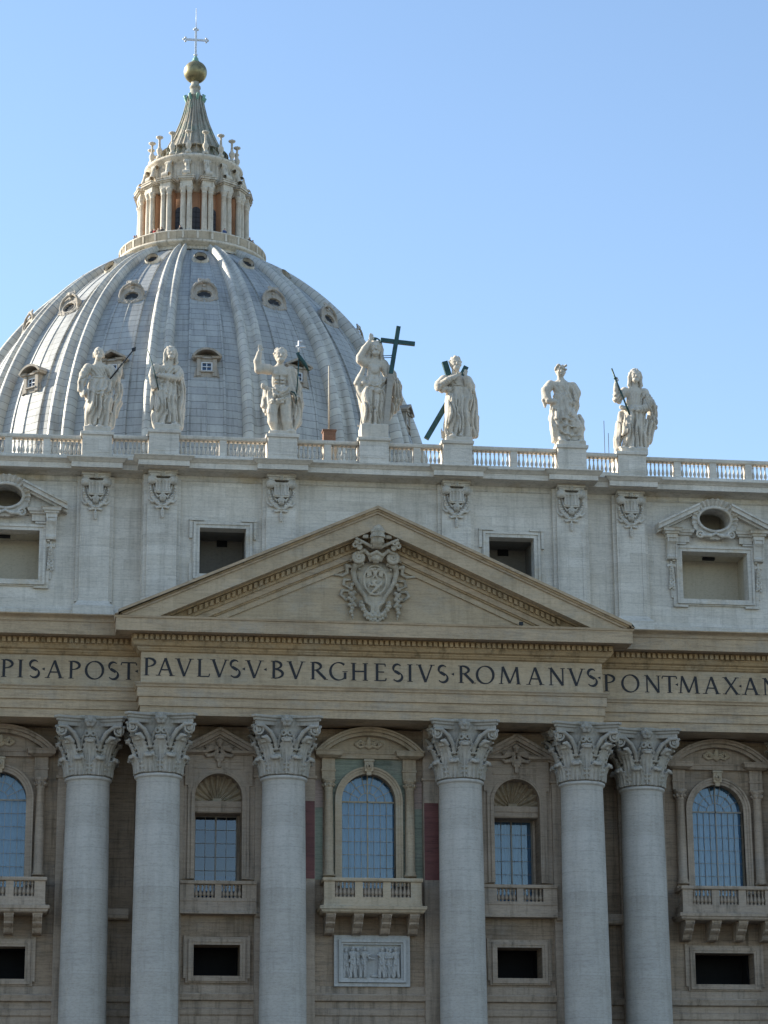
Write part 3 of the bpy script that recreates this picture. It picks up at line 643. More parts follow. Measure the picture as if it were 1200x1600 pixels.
s_.ell((0, -.1, .28), (.20, .20, .26)); s_.ell((0, -.24, .30), (.05, .08, .06)); s_.ell((-.07, -.27, .36), (.045, .05, .035), k=.02, cut=True); s_.ell((.07, -.27, .36), (.045, .05, .035), k=.02, cut=True); s_.tube([(-.2, -.12, .42), (0, -.14, .56), (.2, -.12, .42)], .08)
for s in (-1, 1):
    for i in range(4): s_.tube([(s*.15, -.04, .05-.03*i), (s*(.60+.10*i), -.10, .10-.12*i), (s*(.98-.03*i), -.05, .06-.20*i)], [.08, .12, .05], .03)
    s_.tube([(s*.12, -.08, -.15), (s*.42, -.14, -.50), (s*.78, -.14, -.56), (s*1.02, -.08, -.38)], [.07, .13, .12, .05]); s_.tube([(s*.08, -.10, -.2), (s*.22, -.13, -.55), (s*.30, -.12, -.80)], [.06, .09, .04])
s_.box((0, -.02, -.66), (.22, .18, .26)); s_.ell((0, -.18, -.62), (.15, .1, .2)); s_.box((0, -.02, -1.12), (.13, .14, .2))
WHEAD = s_.mesh('winged_head_ornament')
s_ = Sculpt((-.5, -.35, -.6), (.5, .2, .6), .03)           # keystone mask
s_.box((0, 0, .1), (.30, .16, .38)); s_.ell((0, -.16, .06), (.19, .16, .26)); s_.ell((0, -.30, .05), (.05, .07, .08)); s_.ell((-.08, -.3, .13), (.05, .05, .035), cut=True, k=.02); s_.ell((.08, -.3, .13), (.05, .05, .035), cut=True, k=.02); s_.box((0, -.05, .46), (.36, .2, .08)); s_.box((0, 0, -.35), (.17, .12, .18))
KEYST = s_.mesh('keystone')

def curtain(parent, xa, xb, za, zb, y, gap=None, arched=False):
    c = MB(); n = 60; v = []
    r = (xb-xa)/2
    for i in range(n+1):
        x = xa+(xb-xa)*i/n; z1 = zb
        if arched: z1 = zb-r+math.sqrt(max(0.0, r*r-(x-(xa+xb)/2)**2))
        yy = y+.05*math.sin(i*1.35)+.03*math.sin(i*.61+1)
        v += [(x, yy, za), (x, yy, z1)]
    c.add(v, [(2*i, 2*i+2, 2*i+3, 2*i+1) for i in range(n)], True)
    return c.build('curtain', 'curtain', parent)
def round_window(xc, y, centre):
    fm = 'aedicule' if centre else 'surround'
    root = FAC
    # surround (the part itself): archivolt, aedicule, pediment
    w_ = MB(); dx = xc
    sp = 30.11; r = 1.80
    for r0, r1, p in ((r, r+.18, .10), (r+.183, r+.34, .16), (r+.343, r+.47, .24)):
        w_.arcband(dx, sp, r0, r1, y-p, y+.25)
        for s in (-1, 1):
            a, b = sorted((dx+s*r0, dx+s*r1)); w_.box(a, b, y-p, y+.25, 24.4, sp)
    for s in (-1, 1):
        a, b = dx+s*2.72-.44, dx+s*2.72+.44
        w_.stack(a, b, y-.30, y+.003*0-.002, [(31.45, 0), (32.0, 0), (32.02, .05), (32.15, .05), (32.16, 0), (32.88, 0)])          # dosseret
        w_.stack(a-.14, b+.14, y-.55, y-.002, [(32.884, 0), (32.96, .16), (33.02, .30), (33.22, .34), (33.32, .40), (33.36, .40)])
        w_.stack(a+.12, b-.12, y-.34, y-.002, [(24.70, .12), (24.85, .12), (24.9, .04), (25.0, 0.02)])
        w_.box(a+.2, b-.2, y-.05, y-.002, 24.9, 31.44)
    w_.box(dx-2.27, dx+2.27, y-.26, y-.002, 32.90, 33.30); w_.box(dx-2.27, dx+2.27, y-.34, y-.262, 33.20, 33.302)
    R_ = 4.86; zc = 30.07; aa = math.asin(3.65/R_)
    for r0, r1, p in ((R_-.52, R_-.30, .62), (R_-.297, R_-.12, .86), (R_-.117, R_, .98)):
        w_.arcband(dx, zc, r0, r1, y-p, y-.003, PI/2-aa*(r0/R_)**.2, PI/2+aa*(r0/R_)**.2, 32)
    pts = [(dx+(R_-.5)*math.sin(t), zc+(R_-.5)*math.cos(t)) for t in np.linspace(aa*.86, -aa*.86, 24)]
    w_.prism([(dx-3.1, 33.31), (dx+3.1, 33.31)]+pts, y-.12, y-.004)
    win = fpart(w_, 'window', fm); win.location = OZ
    for s in (-1, 1):
        c = MB(); c.lathe([(25.0, .40), (25.12, .42), (25.22, .34), (25.3, .37), (25.36, .32), (27.5, .315), (30.75, .27), (30.80, .32), (30.86, .30), (30.95, .29), (31.0, .36), (31.06, .31), (31.25, .37), (31.3, .44), (31.34, .42), (31.45, .50)], dx+s*2.72, y-.36, 0, 20)
        for k in range(8):
            a = k*PI/4; c.tube([(dx+s*2.72+.30*math.sin(a), y-.36-.30*math.cos(a), 30.92), (dx+s*2.72+.42*math.sin(a), y-.36-.42*math.cos(a), 31.12), (dx+s*2.72+.47*math.sin(a), y-.36-.47*math.cos(a), 31.05)], [.07, .08, .04], 6)
        c.box(dx+s*2.72-.36, dx+s*2.72+.36, y-.74, y-.02, 31.34, 31.44)
        c.build('column', fm, win)
    link('pediment_festoon', FEST, fm, win, (dx, y-.14, 33.86)); link('keystone', KEYST, fm, win, (dx, y-.22, 32.30))
    # glazing
    gy = y+.62
    b = MB(); n = 7 if not centre else 7
    for i in range(n+1):
        x = -1.80+3.6*i/n if n % 2 else 0
    xs = [-1.8, -1.28, -.86, -.43, 0, .43, .86, 1.28, 1.8]
    for x in xs[1:-1]:
        zt = sp if x else 31.9
        b.box(dx+x-(.04 if x == 0 else .013), dx+x+(.04 if x == 0 else .013), gy-.05-(.012 if x == 0 else 0), gy+.02, 24.4, zt)
    for k in range(7):
        z = sp-.88*k; h = .055 if k == 0 else .013
        b.box(dx-1.8, dx+1.8, gy-.042-(.02 if k == 0 else 0), gy+.03, z-h, z+h)
    for rr in (.62, 1.2): b.arcband(dx, sp, rr-.02, rr+.02, gy-.036, gy+.01, n=20)
    for k in range(1, 7):
        if k == 3.5: continue
        a = PI*k/7; b.bar((dx+.62*math.cos(a), gy-.01, sp+.62*math.sin(a)), (dx+1.8*math.cos(a), gy-.01, sp+1.8*math.sin(a)), .04, .048)
    b.build('glazing_bars', 'bars' if centre else 'palebars', win)
    p = MB(); pts = [(dx-1.85, 24.3), (dx+1.85, 24.3)]+[(dx+1.85*math.cos(t), sp+1.85*math.sin(t)) for t in np.linspace(0, PI, 24)]
    p.prism(pts, gy+.035, gy+.047); p.build('pane', 'glass', win)
    curtain(win, dx-1.8, dx+1.8, 24.3, 31.91, gy+.30, arched=True)
    return win
def balcony(xc, y):
    yf = y-2.15
    m = MB(); m.stack(xc-3.25, xc+3.25, yf+.12, y-.002, [(22.42, .02), (22.50, .12), (22.62, .16), (22.66, .24), (22.84, .26), (22.88, .22)])
    m.stack(xc-3.2, xc+3.2, yf+.22, y-.003, [(22.884, .05), (23.0, .03), (23.30, 0), (23.46, 0.0)])
    m.stack(xc-3.2, xc+3.2, yf+.18, yf+.62, [(24.46, .02), (24.50, .08), (24.62, .10), (24.70, .08)])
    for s in (-1, 1):
        a, b_ = sorted((xc+s*3.26, xc+s*2.85)); m.box(a, b_, yf+.62, y-.003, 24.464, 24.697)
        a, b_ = sorted((xc+s*3.20, xc+s*2.50)); m.box(a, b_, yf+.22, yf+.58, 23.462, 24.458)
        a, b_ = sorted((xc+s*1.18, xc+s*.66)); m.box(a, b_, yf+.24, yf+.56, 23.462, 24.458)
    bal = fpart(m, 'balcony', 'aedicule' if xc == 0 else 'surround')
    for g0 in (-1.84, 0, 1.84):
        for i in range(5): baluster(bal, xc+g0+(i-2)*.265*(1 if g0 else .92), yf+.40, 23.465, .99)
    for s in (-1, 1):
        for i in range(3): baluster(bal, xc+s*3.04, yf+.85+i*.36, 23.465, .99)
    for q in (-2.75, -.92, .92, 2.75):
        k = MB(); x0, x1 = xc+q-.33, xc+q+.33
        poly = [(y-.002, 22.418), (yf+.30, 22.418), (yf+.26, 22.28), (yf+.34, 22.16), (yf+.52, 22.02), (yf+.66, 21.92), (yf+.68, 21.80), (yf+.86, 21.68), (yf+1.12, 21.56), (yf+1.22, 21.40), (yf+1.36, 21.26), (yf+1.6, 21.20), (y-.002, 21.18)]
        k.prismx(poly, x0+.05, x1-.05); k.box(x0, x1, yf+.22, y-.4, 22.30, 22.416)
        for a in (x0+.03, x1-.11): k.prismx([(p0-.05 if p0 < y-.1 else p0, p1-.03) for p0, p1 in poly], a, a+.08)
        k.build('bracket', 'surround', bal)
    return bal
round_window(0.0, YC, True); balcony(0.0, YC)
for s in (-1, 1): round_window(s*FB, YS, False); balcony(s*FB, YS)
# marble inlays of the centre bay
for s in (-1, 1):
    for nm, x0, x1, y, z0, z1 in (('red_marble_panel', 3.66, 4.62, .45, 24.82, 29.95), ('green_marble_panel', 3.08, 3.60, YC, 24.82, 29.60), ('green_marble_panel', 2.285, 2.43, YC, 24.82, 31.3)):
        m = MB(); a, b = sorted((s*x0, s*x1)); m.box(a, b, y-.02, y-.004, z0, z1); fpart(m, nm, 'red' if 'red' in nm else 'green')
    m = MB(); a, b = sorted((s*3.08, s*3.60)); m.box(a, b, YC-.02, YC-.004, 29.62, 31.40); fpart(m, 'pink_marble_panel', 'pink')
    m = MB(); n = 14
    for i in range(n):
        t0, t1 = PI/2*i/n, PI/2*(i+1)/n; rr = 2.29
        p0 = (s*rr*math.cos(t0), 30.11+rr*math.sin(t0)); p1 = (s*rr*math.cos(t1), 30.11+rr*math.sin(t1))
        xo = s*2.29
        m.prism([p0, (p0[0], 32.895), (p1[0], 32.895), p1], YC-.02, YC-.004)
    fpart(m, 'green_marble_panel', 'green')

# ---- niche bays
for s in (-1, 1):
    xc = s*NB; y = YC
    w_ = MB()
    # flat eared surround round the arch
    def arched_plate(hw, z0, z1, y0, y1):
        w_.wall(xc-hw, xc+hw, z0, z1, y0, y1, [(xc-1.56, xc+1.56, 24.75, 31.72, True)])
    arched_plate(2.02, 24.75, 32.95, y-.22, y-.003)
    for q in (-1, 1):
        a, b = sorted((xc+q*2.023, xc+q*2.23)); w_.box(a, b, y-.22, y-.003, 30.9, 32.95); w_.box(a, b, y-.10, y-.003, 24.75, 30.897)
        a, b = sorted((xc+q*2.233, xc+q*2.42)); w_.box(a, b, y-.08, y-.003, 24.75, 32.3)
    for r0, r1, p in ((1.56, 1.66, .26), (1.663, 1.80, .30)):
        w_.arcband(xc, 30.16, r0, r1, y-p, y-.222)
        for q in (-1, 1):
            a, b = sorted((xc+q*r0, xc+q*r1)); w_.box(a, b, y-p, y-.222, 24.75, 30.16)
    w_.box(xc-1.62, xc+1.62, y-.27, y-.222, 32.02, 32.14); w_.box(xc-1.62, xc+1.62, y-.27, y-.222, 32.46, 32.56)
    # broken base cornice and raking pediment
    for q in (-1, 1):
        a, b = sorted((xc+q*1.05, xc+q*2.34)); w_.stack(a, b, y-.36, y-.003, [(32.954, 0), (33.02, .12), (33.05, .26), (33.20, .30), (33.22, .22)])
        za, ze, xe = 34.74, 33.30, 2.62
        kk = (za-ze)/xe
        for v0, v1, p in ((0, .20, .80), (.203, .46, .66), (.463, .62, .40)):
            w_.prism([(xc, za-v0), (xc+q*xe, ze-v0), (xc+q*xe, ze-v1), (xc, za-v1)], y-p, y-.003)
    w_.prism([(xc-2.3, 33.222), (xc+2.3, 33.222), (xc, 34.2)], y-.20, y-.004)
    win = fpart(w_, 'niche_window', 'surround')
    link('winged_head_ornament', WHEAD, 'surround', win, (xc, y-.30, 33.42))
    # recess with shell
    m = MB(); yb = y+2.1
    m.box(xc-2.3, xc-1.58, y+1.6, yb+.6, 23.0, 30.2); m.box(xc+1.58, xc+2.3, y+1.6, yb+.6, 23.0, 30.2)
    m.stack(xc-1.57, xc+1.57, y+.55, yb+.5, [(29.22, .0), (29.30, .06), (29.55, .06), (29.62, .12), (29.92, .16), (29.98, .14)], 0, 0)
    m.box(xc-1.57, xc-1.40, yb-.5, yb+.02, 23.4, 29.21); m.box(xc+1.40, xc+1.57, yb-.5, yb+.02, 23.4, 29.21)
    m.build('window_recess', 'surround', win)
    # conch: fluted quarter dome
    c = MB(); nu, nv = 110, 16; v = []
    for j in range(nv+1):
        b = PI/2*j/nv
        for i in range(nu+1):
            a = PI*i/nu; fl = 1-.17*(.5+.5*math.cos(11*a*2))**1.5*math.sin(b)**.8
            rr = 1.60*(1+.20*(.5+.5*math.cos(22*a))**1.5*math.sin(b)**.6); fl = 1+.12*(.5+.5*math.cos(22*a))
            v.append((xc-rr*math.cos(a)*math.sin(b), y+.25+1.35*math.cos(b)*fl, 30.0+rr*math.sin(a)*math.sin(b)*1.09))
    c.add(v, [(j*(nu+1)+i, j*(nu+1)+i+1, (j+1)*(nu+1)+i+1, (j+1)*(nu+1)+i) for j in range(nv) for i in range(nu)], True)
    c.box(xc-.3, xc+.3, y+1.2, y+1.5, 29.99, 30.3)
    c.build('shell_conch', 'aedicule', win)
    b = MB(); gy = yb-.1
    for i in range(5):
        x = xc-1.40+2.8*i/4; h = .05 if i in (0, 2, 4) else .015; b.box(x-h, x+h, gy-.05-(.01 if i == 2 else 0), gy+.02, 23.4, 29.21)
    for k in range(7): z = 29.2-.90*k; h = .05 if k == 0 else .015; b.box(xc-1.4, xc+1.4, gy-.045, gy+.015, z-h, z+h)
    b.build('glazing_bars', 'palebars', win)
    p = MB(); p.box(xc-1.42, xc+1.42, gy+.03, gy+.045, 23.4, 29.2); p.build('pane', 'glassblue' if s < 0 else 'glass', win)
    if s > 0: curtain(win, xc-1.4, xc+1.4, 23.4, 29.2, gy+.35)
    else:
        curtain(win, xc-1.4, xc+1.4, 23.4, 25.3, gy+.5)
    # balustrade in front
    m = MB(); yf = y-.75
    m.stack(xc-2.5, xc+2.5, yf, y-.002, [(22.42, .10), (22.55, .10), (22.6, .04), (22.98, .0), (23.2, 0), (23.25, .04), (23.44, .04)], 0, 0)
    m.stack(xc-2.5, xc+2.5, yf, yf+.5, [(24.32, .0), (24.36, .08), (24.52, .10), (24.56, .08)], 0, 0)
    for a, b_ in ((-2.5, -1.56), (-.22, .22), (1.56, 2.5)): m.box(xc+a, xc+b_, yf+.02, yf+.46, 23.443, 24.318)
    bal = fpart(m, 'window_balustrade', 'surround')
    for g0 in (-.89, .89):
        for i in range(5): baluster(bal, xc+g0+(i-2)*.262, yf+.24, 23.445, .87)

# ---- mezzanine openings
def mezz(xc, y, hw, z0, z1, plain_=False):
    m = MB()
    def frame(a, za, zb, b, zc, zd, yf):
        m.box(xc-b, xc+b, yf, y-.003, zb, zd); m.box(xc-b, xc+b, yf, y-.003, zc, za); m.box(xc-b, xc-a, yf, y-.003, za, zb); m.box(xc+a, xc+b, yf, y-.003, za, zb)
    frame(hw, z0, z1, hw+.16, z0-.16, z1+.16, y-.18); frame(hw+.163, z0-.163, z1+.163, hw+.34, z0-.34, z1+.36, y-.24)
    frame(hw+.343, z0-.343, z1+.363, hw+.50, z0-.44, z1+.50, y-.12)
    for q in (-1, 1):
        a, b = sorted((xc+q*(hw+.503), xc+q*(hw+.66))); m.box(a, b, y-.12, y-.003, z0-.15, z1+.60)
    w_ = fpart(m, 'mezzanine_window', 'surround')
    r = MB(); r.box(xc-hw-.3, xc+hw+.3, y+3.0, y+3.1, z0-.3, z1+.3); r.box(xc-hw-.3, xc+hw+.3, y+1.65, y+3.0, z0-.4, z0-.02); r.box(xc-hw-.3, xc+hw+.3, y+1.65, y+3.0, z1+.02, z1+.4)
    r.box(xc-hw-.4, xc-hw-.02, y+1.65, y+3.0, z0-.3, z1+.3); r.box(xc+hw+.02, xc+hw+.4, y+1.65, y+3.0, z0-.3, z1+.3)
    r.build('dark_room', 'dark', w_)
for s in (-1, 1): mezz(s*NB, YC, 1.51, 18.50, 20.50); mezz(s*FB, YS, 2.05, 18.36, 20.44)

# ---- relief panel under the middle balcony
m = MB(); X0, X1, Z0, Z1 = -1.75, 2.05, 18.42, 20.58; y = YC
for d, h, p in ((0, .14, .30), (.143, .32, .44), (.323, .60, .26)):
    a0, a1, b0, b1 = X0-d, X1+d, Z0-d, Z1+d; c0, c1, d0, d1 = X0-h, X1+h, Z0-h*.9, Z1+h
    m.box(c0, c1, y-p, y-.003, b1, d1); m.box(c0, c1, y-p, y-.003, d0, b0); m.box(c0, a0, y-p, y-.003, b0, b1); m.box(a1, c1, y-p, y-.003, b0, b1)
m.box(X0-.02, X1+.02, y-.06, y-.004, Z0-.02, Z1+.02)
rp = fpart(m, 'relief_panel', 'relief')
s_ = Sculpt((-1.95, -.55, -1.12), (1.95, .1, 1.12), .032)
def rfig(x, h, lean=0.0, arm=None, kneel=False, back=False, ph=0.0):
    zb = -1.06; H = h; d = .24 if not back else .06; r = H*.075
    hx = x+lean*H
    s_.ell((hx, -d-.05, zb+H-r), (r*.85, r*.9, r*1.1), k=.02); s_.seg((hx, -d, zb+H*.84), (hx, -d, zb+H*.88), r*.5)
    m_ = x+lean*H*.4; t_p = x+lean*H*.8
    s_.seg((t_p-r*1.2, -d, zb+H*.79), (t_p+r*1.2, -d, zb+H*.79), r*.62, k=.04); s_.seg((t_p, -d, zb+H*.74), (m_, -d+.03, zb+H*.58), r*1.35, r*1.05, .04)
    s_.seg((m_-r*.4, -d+.02, zb+H*.56), (x-r*1.1, -d, zb+.04), r*.95, r*.75, .03); s_.seg((m_+r*.45, -d-.03, zb+H*.56), (x+r*1.0, -d-.04, zb+.04), r*.95, r*.7, .03)
    s_.tube([(t_p-r*1.5, -d-.02, zb+H*.76), (m_-r*.2, -d-.13, zb+H*.60), (m_+r*1.4, -d-.06, zb+H*.52)], [r*.35, r*.42, r*.3], .02)
    s_.tube([(m_-r*1.3, -d-.05, zb+H*.50), (m_, -d-.16, zb+H*.40), (m_+r*1.3, -d-.08, zb+H*.42)], [r*.3, r*.36, r*.3], .02)
    if arm:
        for ex, ez in arm: s_.tube([(x+lean*H*.75+(r*1.1 if ex > x else -r*1.1), -d-.04, zb+H*.78), ((x+ex)/2, -d-.10, zb+(H*.70+ez)/2-.04), (ex, -d-.10, zb+ez)], [r*.55, r*.45, r*.38], .03)
    for k in range(4):
        u = x+(k-1.5)*r*.7; s_.fold([(u+lean*H*.3, zb+H*.55), (u+.04*math.sin(k+ph), zb+H*.3), (u+.05, zb+.1)], .03, k=.015)
rfig(-1.70, 1.9, 0, None, back=True); rfig(-1.28, 2.0, 0, [(-1.55, 1.0)], ph=1); rfig(-.95, 1.95, 0, None, back=True); rfig(-.62, 2.0, .06, [(.10, 1.18), (-.05, 1.5)], ph=2)
rfig(.62, 1.98, .02, [(.35, 1.45)], ph=3); rfig(.98, 2.0, 0, None, back=True, ph=4); rfig(1.22, 1.9, 0, None, back=True); rfig(1.58, 1.98, -.02, [(1.05, 1.25)], ph=5); rfig(.85, 1.15, -.16, [(.35, .85)], ph=6)
X, Y, Z = s_.sub(s_.lo, (9, 9, 9))[1:]; X, Y, Z = np.broadcast_arrays(X+0*Y+0*Z, Y+0*X+0*Z, Z+0*X+0*Y); wz = np.clip((.55-Z)/.15, 0, 1)
s_.F += (.022*wz*np.sin((X+.05*np.sin(Z*3.1+X*2)+.12*Z+.15*Y)*2*PI/.13)).astype(np.float32)
s_.ell((.2, -.05, -.95), (.3, .10, .12)); s_.box((0, .045, 0), (1.94, .06, 1.1))
sculpt_obj('carved_figures', s_, 'relief', rp, (.15, y-.075, 19.52))

# ================================================================== ATTIC
m = MB(); ops = []
for s in (-1, 1): ops.append((s*9.95-1.57, s*9.95+1.57, 45.25, 48.47, False))
m.wall(-XE, XE, 41.0, 52.2, AC, AC+.9, ops)
def oval_hole(m, cx, cz, rx, rz, x0, x1, z0, z1, y0, y1, n=40):
    for i in range(n):
        t0, t1 = 2*PI*i/n, 2*PI*(i+1)/n
        def outer(t):
            c, s = math.cos(t), math.sin(t); k = min((x1-cx)/abs(c) if abs(c) > 1e-6 else 1e9, (z1-cz)/s if s > 1e-6 else ((cz-z0)/-s if s < -1e-6 else 1e9)); return (cx+c*k, cz+s*k)
        m.prism([(cx+rx*math.cos(t0), cz+rz*math.sin(t0)), outer(t0), outer(t1), (cx+rx*math.cos(t1), cz+rz*math.sin(t1))], y0, y1)
FA = 24.6
for s in (-1, 1):
    a, b = sorted((s*(XE+.002), s*XO)); c = s*FA
    m.wall(a, b, 41.0, 52.2, AS, AS+.9, [(c-2.35, c+2.35, 44.75, 48.17, False), (c-1.6, c+1.6, 49.2, 51.6, False)])
    oval_hole(m, c, 50.42, 1.13, .80, c-1.6, c+1.6, 49.2, 51.6, AS, AS+.9)
    a, b = sorted((s*XE, s*(XE+.002))); m.box(a, b, AC+.01, AS+.5, 41.0, 52.19)
fpart(m, 'attic_wall', 'attic')
# rooms behind the attic openings
def room(xc, hw, z0, z1, y, mt, d):
    r = MB(); r.box(xc-hw-.5, xc+hw+.5, y+d, y+d+.1, z0-.4, z1+.4); r.box(xc-hw-.5, xc+hw+.5, y+.903, y+d, z0-.4, z0-.01); r.box(xc-hw-.5, xc+hw+.5, y+.903, y+d, z1+.01, z1+.4)
    r.box(xc-hw-.6, xc-hw-.05, y+.903, y+d, z0-.3, z1+.3); r.box(xc+hw+.05, xc+hw+.6, y+.903, y+d, z0-.3, z1+.3)
    return r
def attic_frame(m, xc, hw, z0, z1, y, ear=True):
    def fr(a, b, za, zb, zc, zd, p):
        m.box(xc-b, xc+b, y-p, y-.003, zb, zd); m.box(xc-b, xc+b, y-p, y-.003, zc, za); m.box(xc-b, xc-a, y-p, y-.003, za, zb); m.box(xc+a, xc+b, y-p, y-.003, za, zb)
    fr(hw, hw+.26, z0, z1, z0-.22, z1+.22, .16); fr(hw+.263, hw+.42, z0-.223, z1+.223, z0-.36, z1+.38, .24); fr(hw+.423, hw+.5, z0-.363, z1+.383, z0-.46, z1+.46, .12)
    for q in (-1, 1):
        a, b = sorted((xc+q*(hw+.503), xc+q*(hw+.70))); m.box(a, b, y-.2, y-.003, z1-.75, z1+.56); m.box(a, b, y-.14, y-.003, z0-.5, z0+.7)
        a, b = sorted((xc+q*(hw-.3), xc+q*(hw+.70))); m.box(a, b, y-.26, y-.003, z1+.463, z1+.60)
        m.box(a, b, y-.22, y-.003, z0-.60, z0-.463)
for s in (-1, 1):
    xc = s*9.95
    m = MB(); attic_frame(m, xc, 1.57, 45.25, 48.47, AC); w_ = fpart(m, 'attic_window', 'trim')
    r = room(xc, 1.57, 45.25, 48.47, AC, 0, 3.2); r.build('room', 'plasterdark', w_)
    h = MB(); h.box(xc+(-.15 if s < 0 else -.35), xc+(.55 if s < 0 else .4), AC+3.08, AC+3.2, 48.05, 48.85); h.build('hatch', 'dark', w_)
s_ = Sculpt((-1.85, -.62, -1.6), (1.85, .5, 1.65), .035)       # scalloped shell round the oval window
sl, X, Y, Z = s_.sub((-2, -1, -2), (2, 1, 2)); X, Y, Z = np.broadcast_arrays(X+0*Y+0*Z, Y+0*X+0*Z, Z+0*X+0*Y)
th = np.arctan2(Z/1.36, X/1.62); q = np.sqrt((X/1.62)**2+(Z/1.40)**2); lob = .035*np.abs(np.cos(th*13))
th_y = -.10-.40*np.clip((q-.62)/.38, 0, 1)*np.clip(.4+np.sin(th), 0, 1)-.07*np.cos(th*26)*np.clip(Z*2+1, 0, 1)
f = np.maximum((q-1.0-lob)*1.3, np.maximum(th_y-Y, Y-.42)); f = np.maximum(f, -(np.sqrt((X/1.13)**2+(Z/.80)**2)-1)*.85); s_.put(sl, f*.8, .03)
for i in range(48):
    t = 2*PI*i/48; t2 = 2*PI*(i+1)/48
    s_.seg((1.20*math.cos(t), -.20, .87*math.sin(t)), (1.20*math.cos(t2), -.20, .87*math.sin(t2)), .10, k=.03)
for q in (-1, 1): s_.ring((q*1.12, -.25, -1.12), .22, .08); s_.ell((q*1.12, -.25, -1.12), (.1, .12, .1)); s_.tube([(q*.9, -.22, -1.2), (q*.45, -.28, -1.22), (0, -.25, -1.05)], [.14, .13, .08])
SHELL = s_.mesh('scalloped_shell')
s_ = Sculpt((-.45, -.4, -2.3), (.45, .15, .5), .03)            # hanging fruit drop under each console
s_.tube([(0, 0, .45), (0, -.02, .1)], [.10, .06]); s_.seg((-.25, 0, .25), (.25, 0, .12), .07); s_.seg((.25, 0, .25), (-.25, 0, .12), .07)
random.seed(3)
for i in range(46):
    t = i/45; a = i*2.4; rr = .08+.17*t**.8; s_.ell((rr*.8*math.cos(a), -.06-.10*abs(math.sin(a)), .0-1.55*t), (.085, .085, .085), k=.015)
s_.seg((0, 0, -1.6), (0, 0, -2.1), .12, .09)
DROP = s_.mesh('fruit_drop')
for s in (-1, 1):
    xc = s*FA; y = AS; m = MB(); attic_frame(m, xc, 2.35, 44.75, 48.17, y)
    for q in (-1, 1):
        xk = xc+q*3.12
        # consoles, cornice pieces, raking halves
        m.prismx([(y-.003, 48.98), (y-.62, 48.98), (y-.66, 48.75), (y-.52, 48.55), (y-.40, 48.2), (y-.34, 47.85), (y-.40, 47.7), (y-.36, 47.55), (y-.003, 47.5)], xk-.27, xk+.27)
        for e_ in (-.34, .26): m.prismx([(y-.003, 48.985), (y-.70, 48.985), (y-.74, 48.72), (y-.60, 48.5), (y-.46, 48.15), (y-.40, 47.85), (y-.46, 47.68), (y-.40, 47.52), (y-.003, 47.46)], xk+e_, xk+e_+.08)
        m.stack(xk-.38, xk+.38, y-.70, y-.003, [(48.99, 0), (49.25, 0), (49.28, .1), (49.40, .12), (49.44, .22), (49.60, .26), (49.66, .34)])
        a, b = sorted((xc+q*1.75, xc+q*2.72)); m.stack(a, b, y-.35, y-.004, [(49.26, 0), (49.29, .1), (49.40, .12), (49.44, .22), (49.60, .26), (49.655, .30)])
        a, b = sorted((xc+q*1.80, xc+q*2.72)); m.box(a, b, y-.28, y-.004, 48.80, 49.25)
        x1, z1, x0, z0 = xc+q*4.15, 49.98, xc+q*1.15, 51.49
        for v0, v1, p in ((0, .16, 1.10), (.163, .46, .98), (.463, .62, .70)):
            m.prism([(x0, z0-v0), (x1, z1-v0), (x1, z1-v1), (x0, z0-v1)], y-p, y-.003)
        m.prism([(xc+q*1.45, 49.67), (xc+q*3.6, 49.67), (xc+q*1.45, 50.75)], y-.25, y-.004)
    w_ = fpart(m, 'attic_window', 'trim')
    link('scalloped_shell', SHELL, 'trim', w_, (xc, y-.42, 50.42))
    for q in (-1, 1): link('fruit_drop', DROP, 'trim', w_, (xc+q*3.12, y-.05, 46.95))
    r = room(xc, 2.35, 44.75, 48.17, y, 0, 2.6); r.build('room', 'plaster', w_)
    r = room(xc, 1.13, 49.3, 51.5, y, 0, 2.4); r.build('upper_room', 'plaster', w_)
    h = MB(); h.box(xc-.75+.3, xc+.1+.3, y+1.2, y+1.5, 47.98, 48.165); h.build('ceiling_light', 'dark', w_)
# attic pilasters with their capitals
s_ = Sculpt((-1.15, -.72, -3.35), (1.15, .12, .2), .03)
s_.box((0, -.02, .03), (1.0, .40, .07), rnd=.02); s_.box((0, -.02, -.11), (.90, .30, .07), rnd=.02)
for q in (-1, 1):
    s_.seg((q*.72, 0, -.52), (q*.72, -.28, -.52), .30, .30, .02); s_.ring((q*.72, -.34, -.52), .25, .07, k=.02); s_.ring((q*.72, -.36, -.52), .09, .05, k=.01); s_.ell((q*.72, -.40, -.52), (.06, .06, .06))
    s_.tube([(q*.72, -.30, -.22), (q*.35, -.32, -.20), (0, -.30, -.22)], [.07, .06, .06])
    s_.tube([(q*.80, -.06, -.85), (q*.84, -.08, -1.2), (q*.74, -.10, -1.6), (q*.50, -.14, -1.98), (q*.22, -.16, -2.22), (0, -.16, -2.28)], [.05, .08, .10, .11, .09, .06], .02)
    for i in range(8):
        t = i/7; s_.ell((q*(.84-.74*t**1.7), -.20, -1.05-1.2*t), (.085, .09, .085), k=.01)
    s_.tube([(q*.62, -.08, -.85), (q*.52, -.12, -1.30), (q*.30, -.14, -1.70)], [.05, .07, .06], .02)
    s_.tube([(q*.30, -.08, -1.95), (q*.70, -.10, -2.02), (q*.98, -.06, -1.80)], [.10, .10, .03], .02)
    s_.tube([(q*.12, -.12, -2.35), (q*.36, -.12, -2.42), (q*.5, -.08, -2.3)], [.09, .09, .03], .02)
s_.box((0, -.10, -.92), (.50, .30, .44), rnd=.05, k=.01)
for i in range(4): s_.box(((i-1.5)*.24, -.42, -.96), (.07, .10, .33), rnd=.05, k=.01, cut=True)
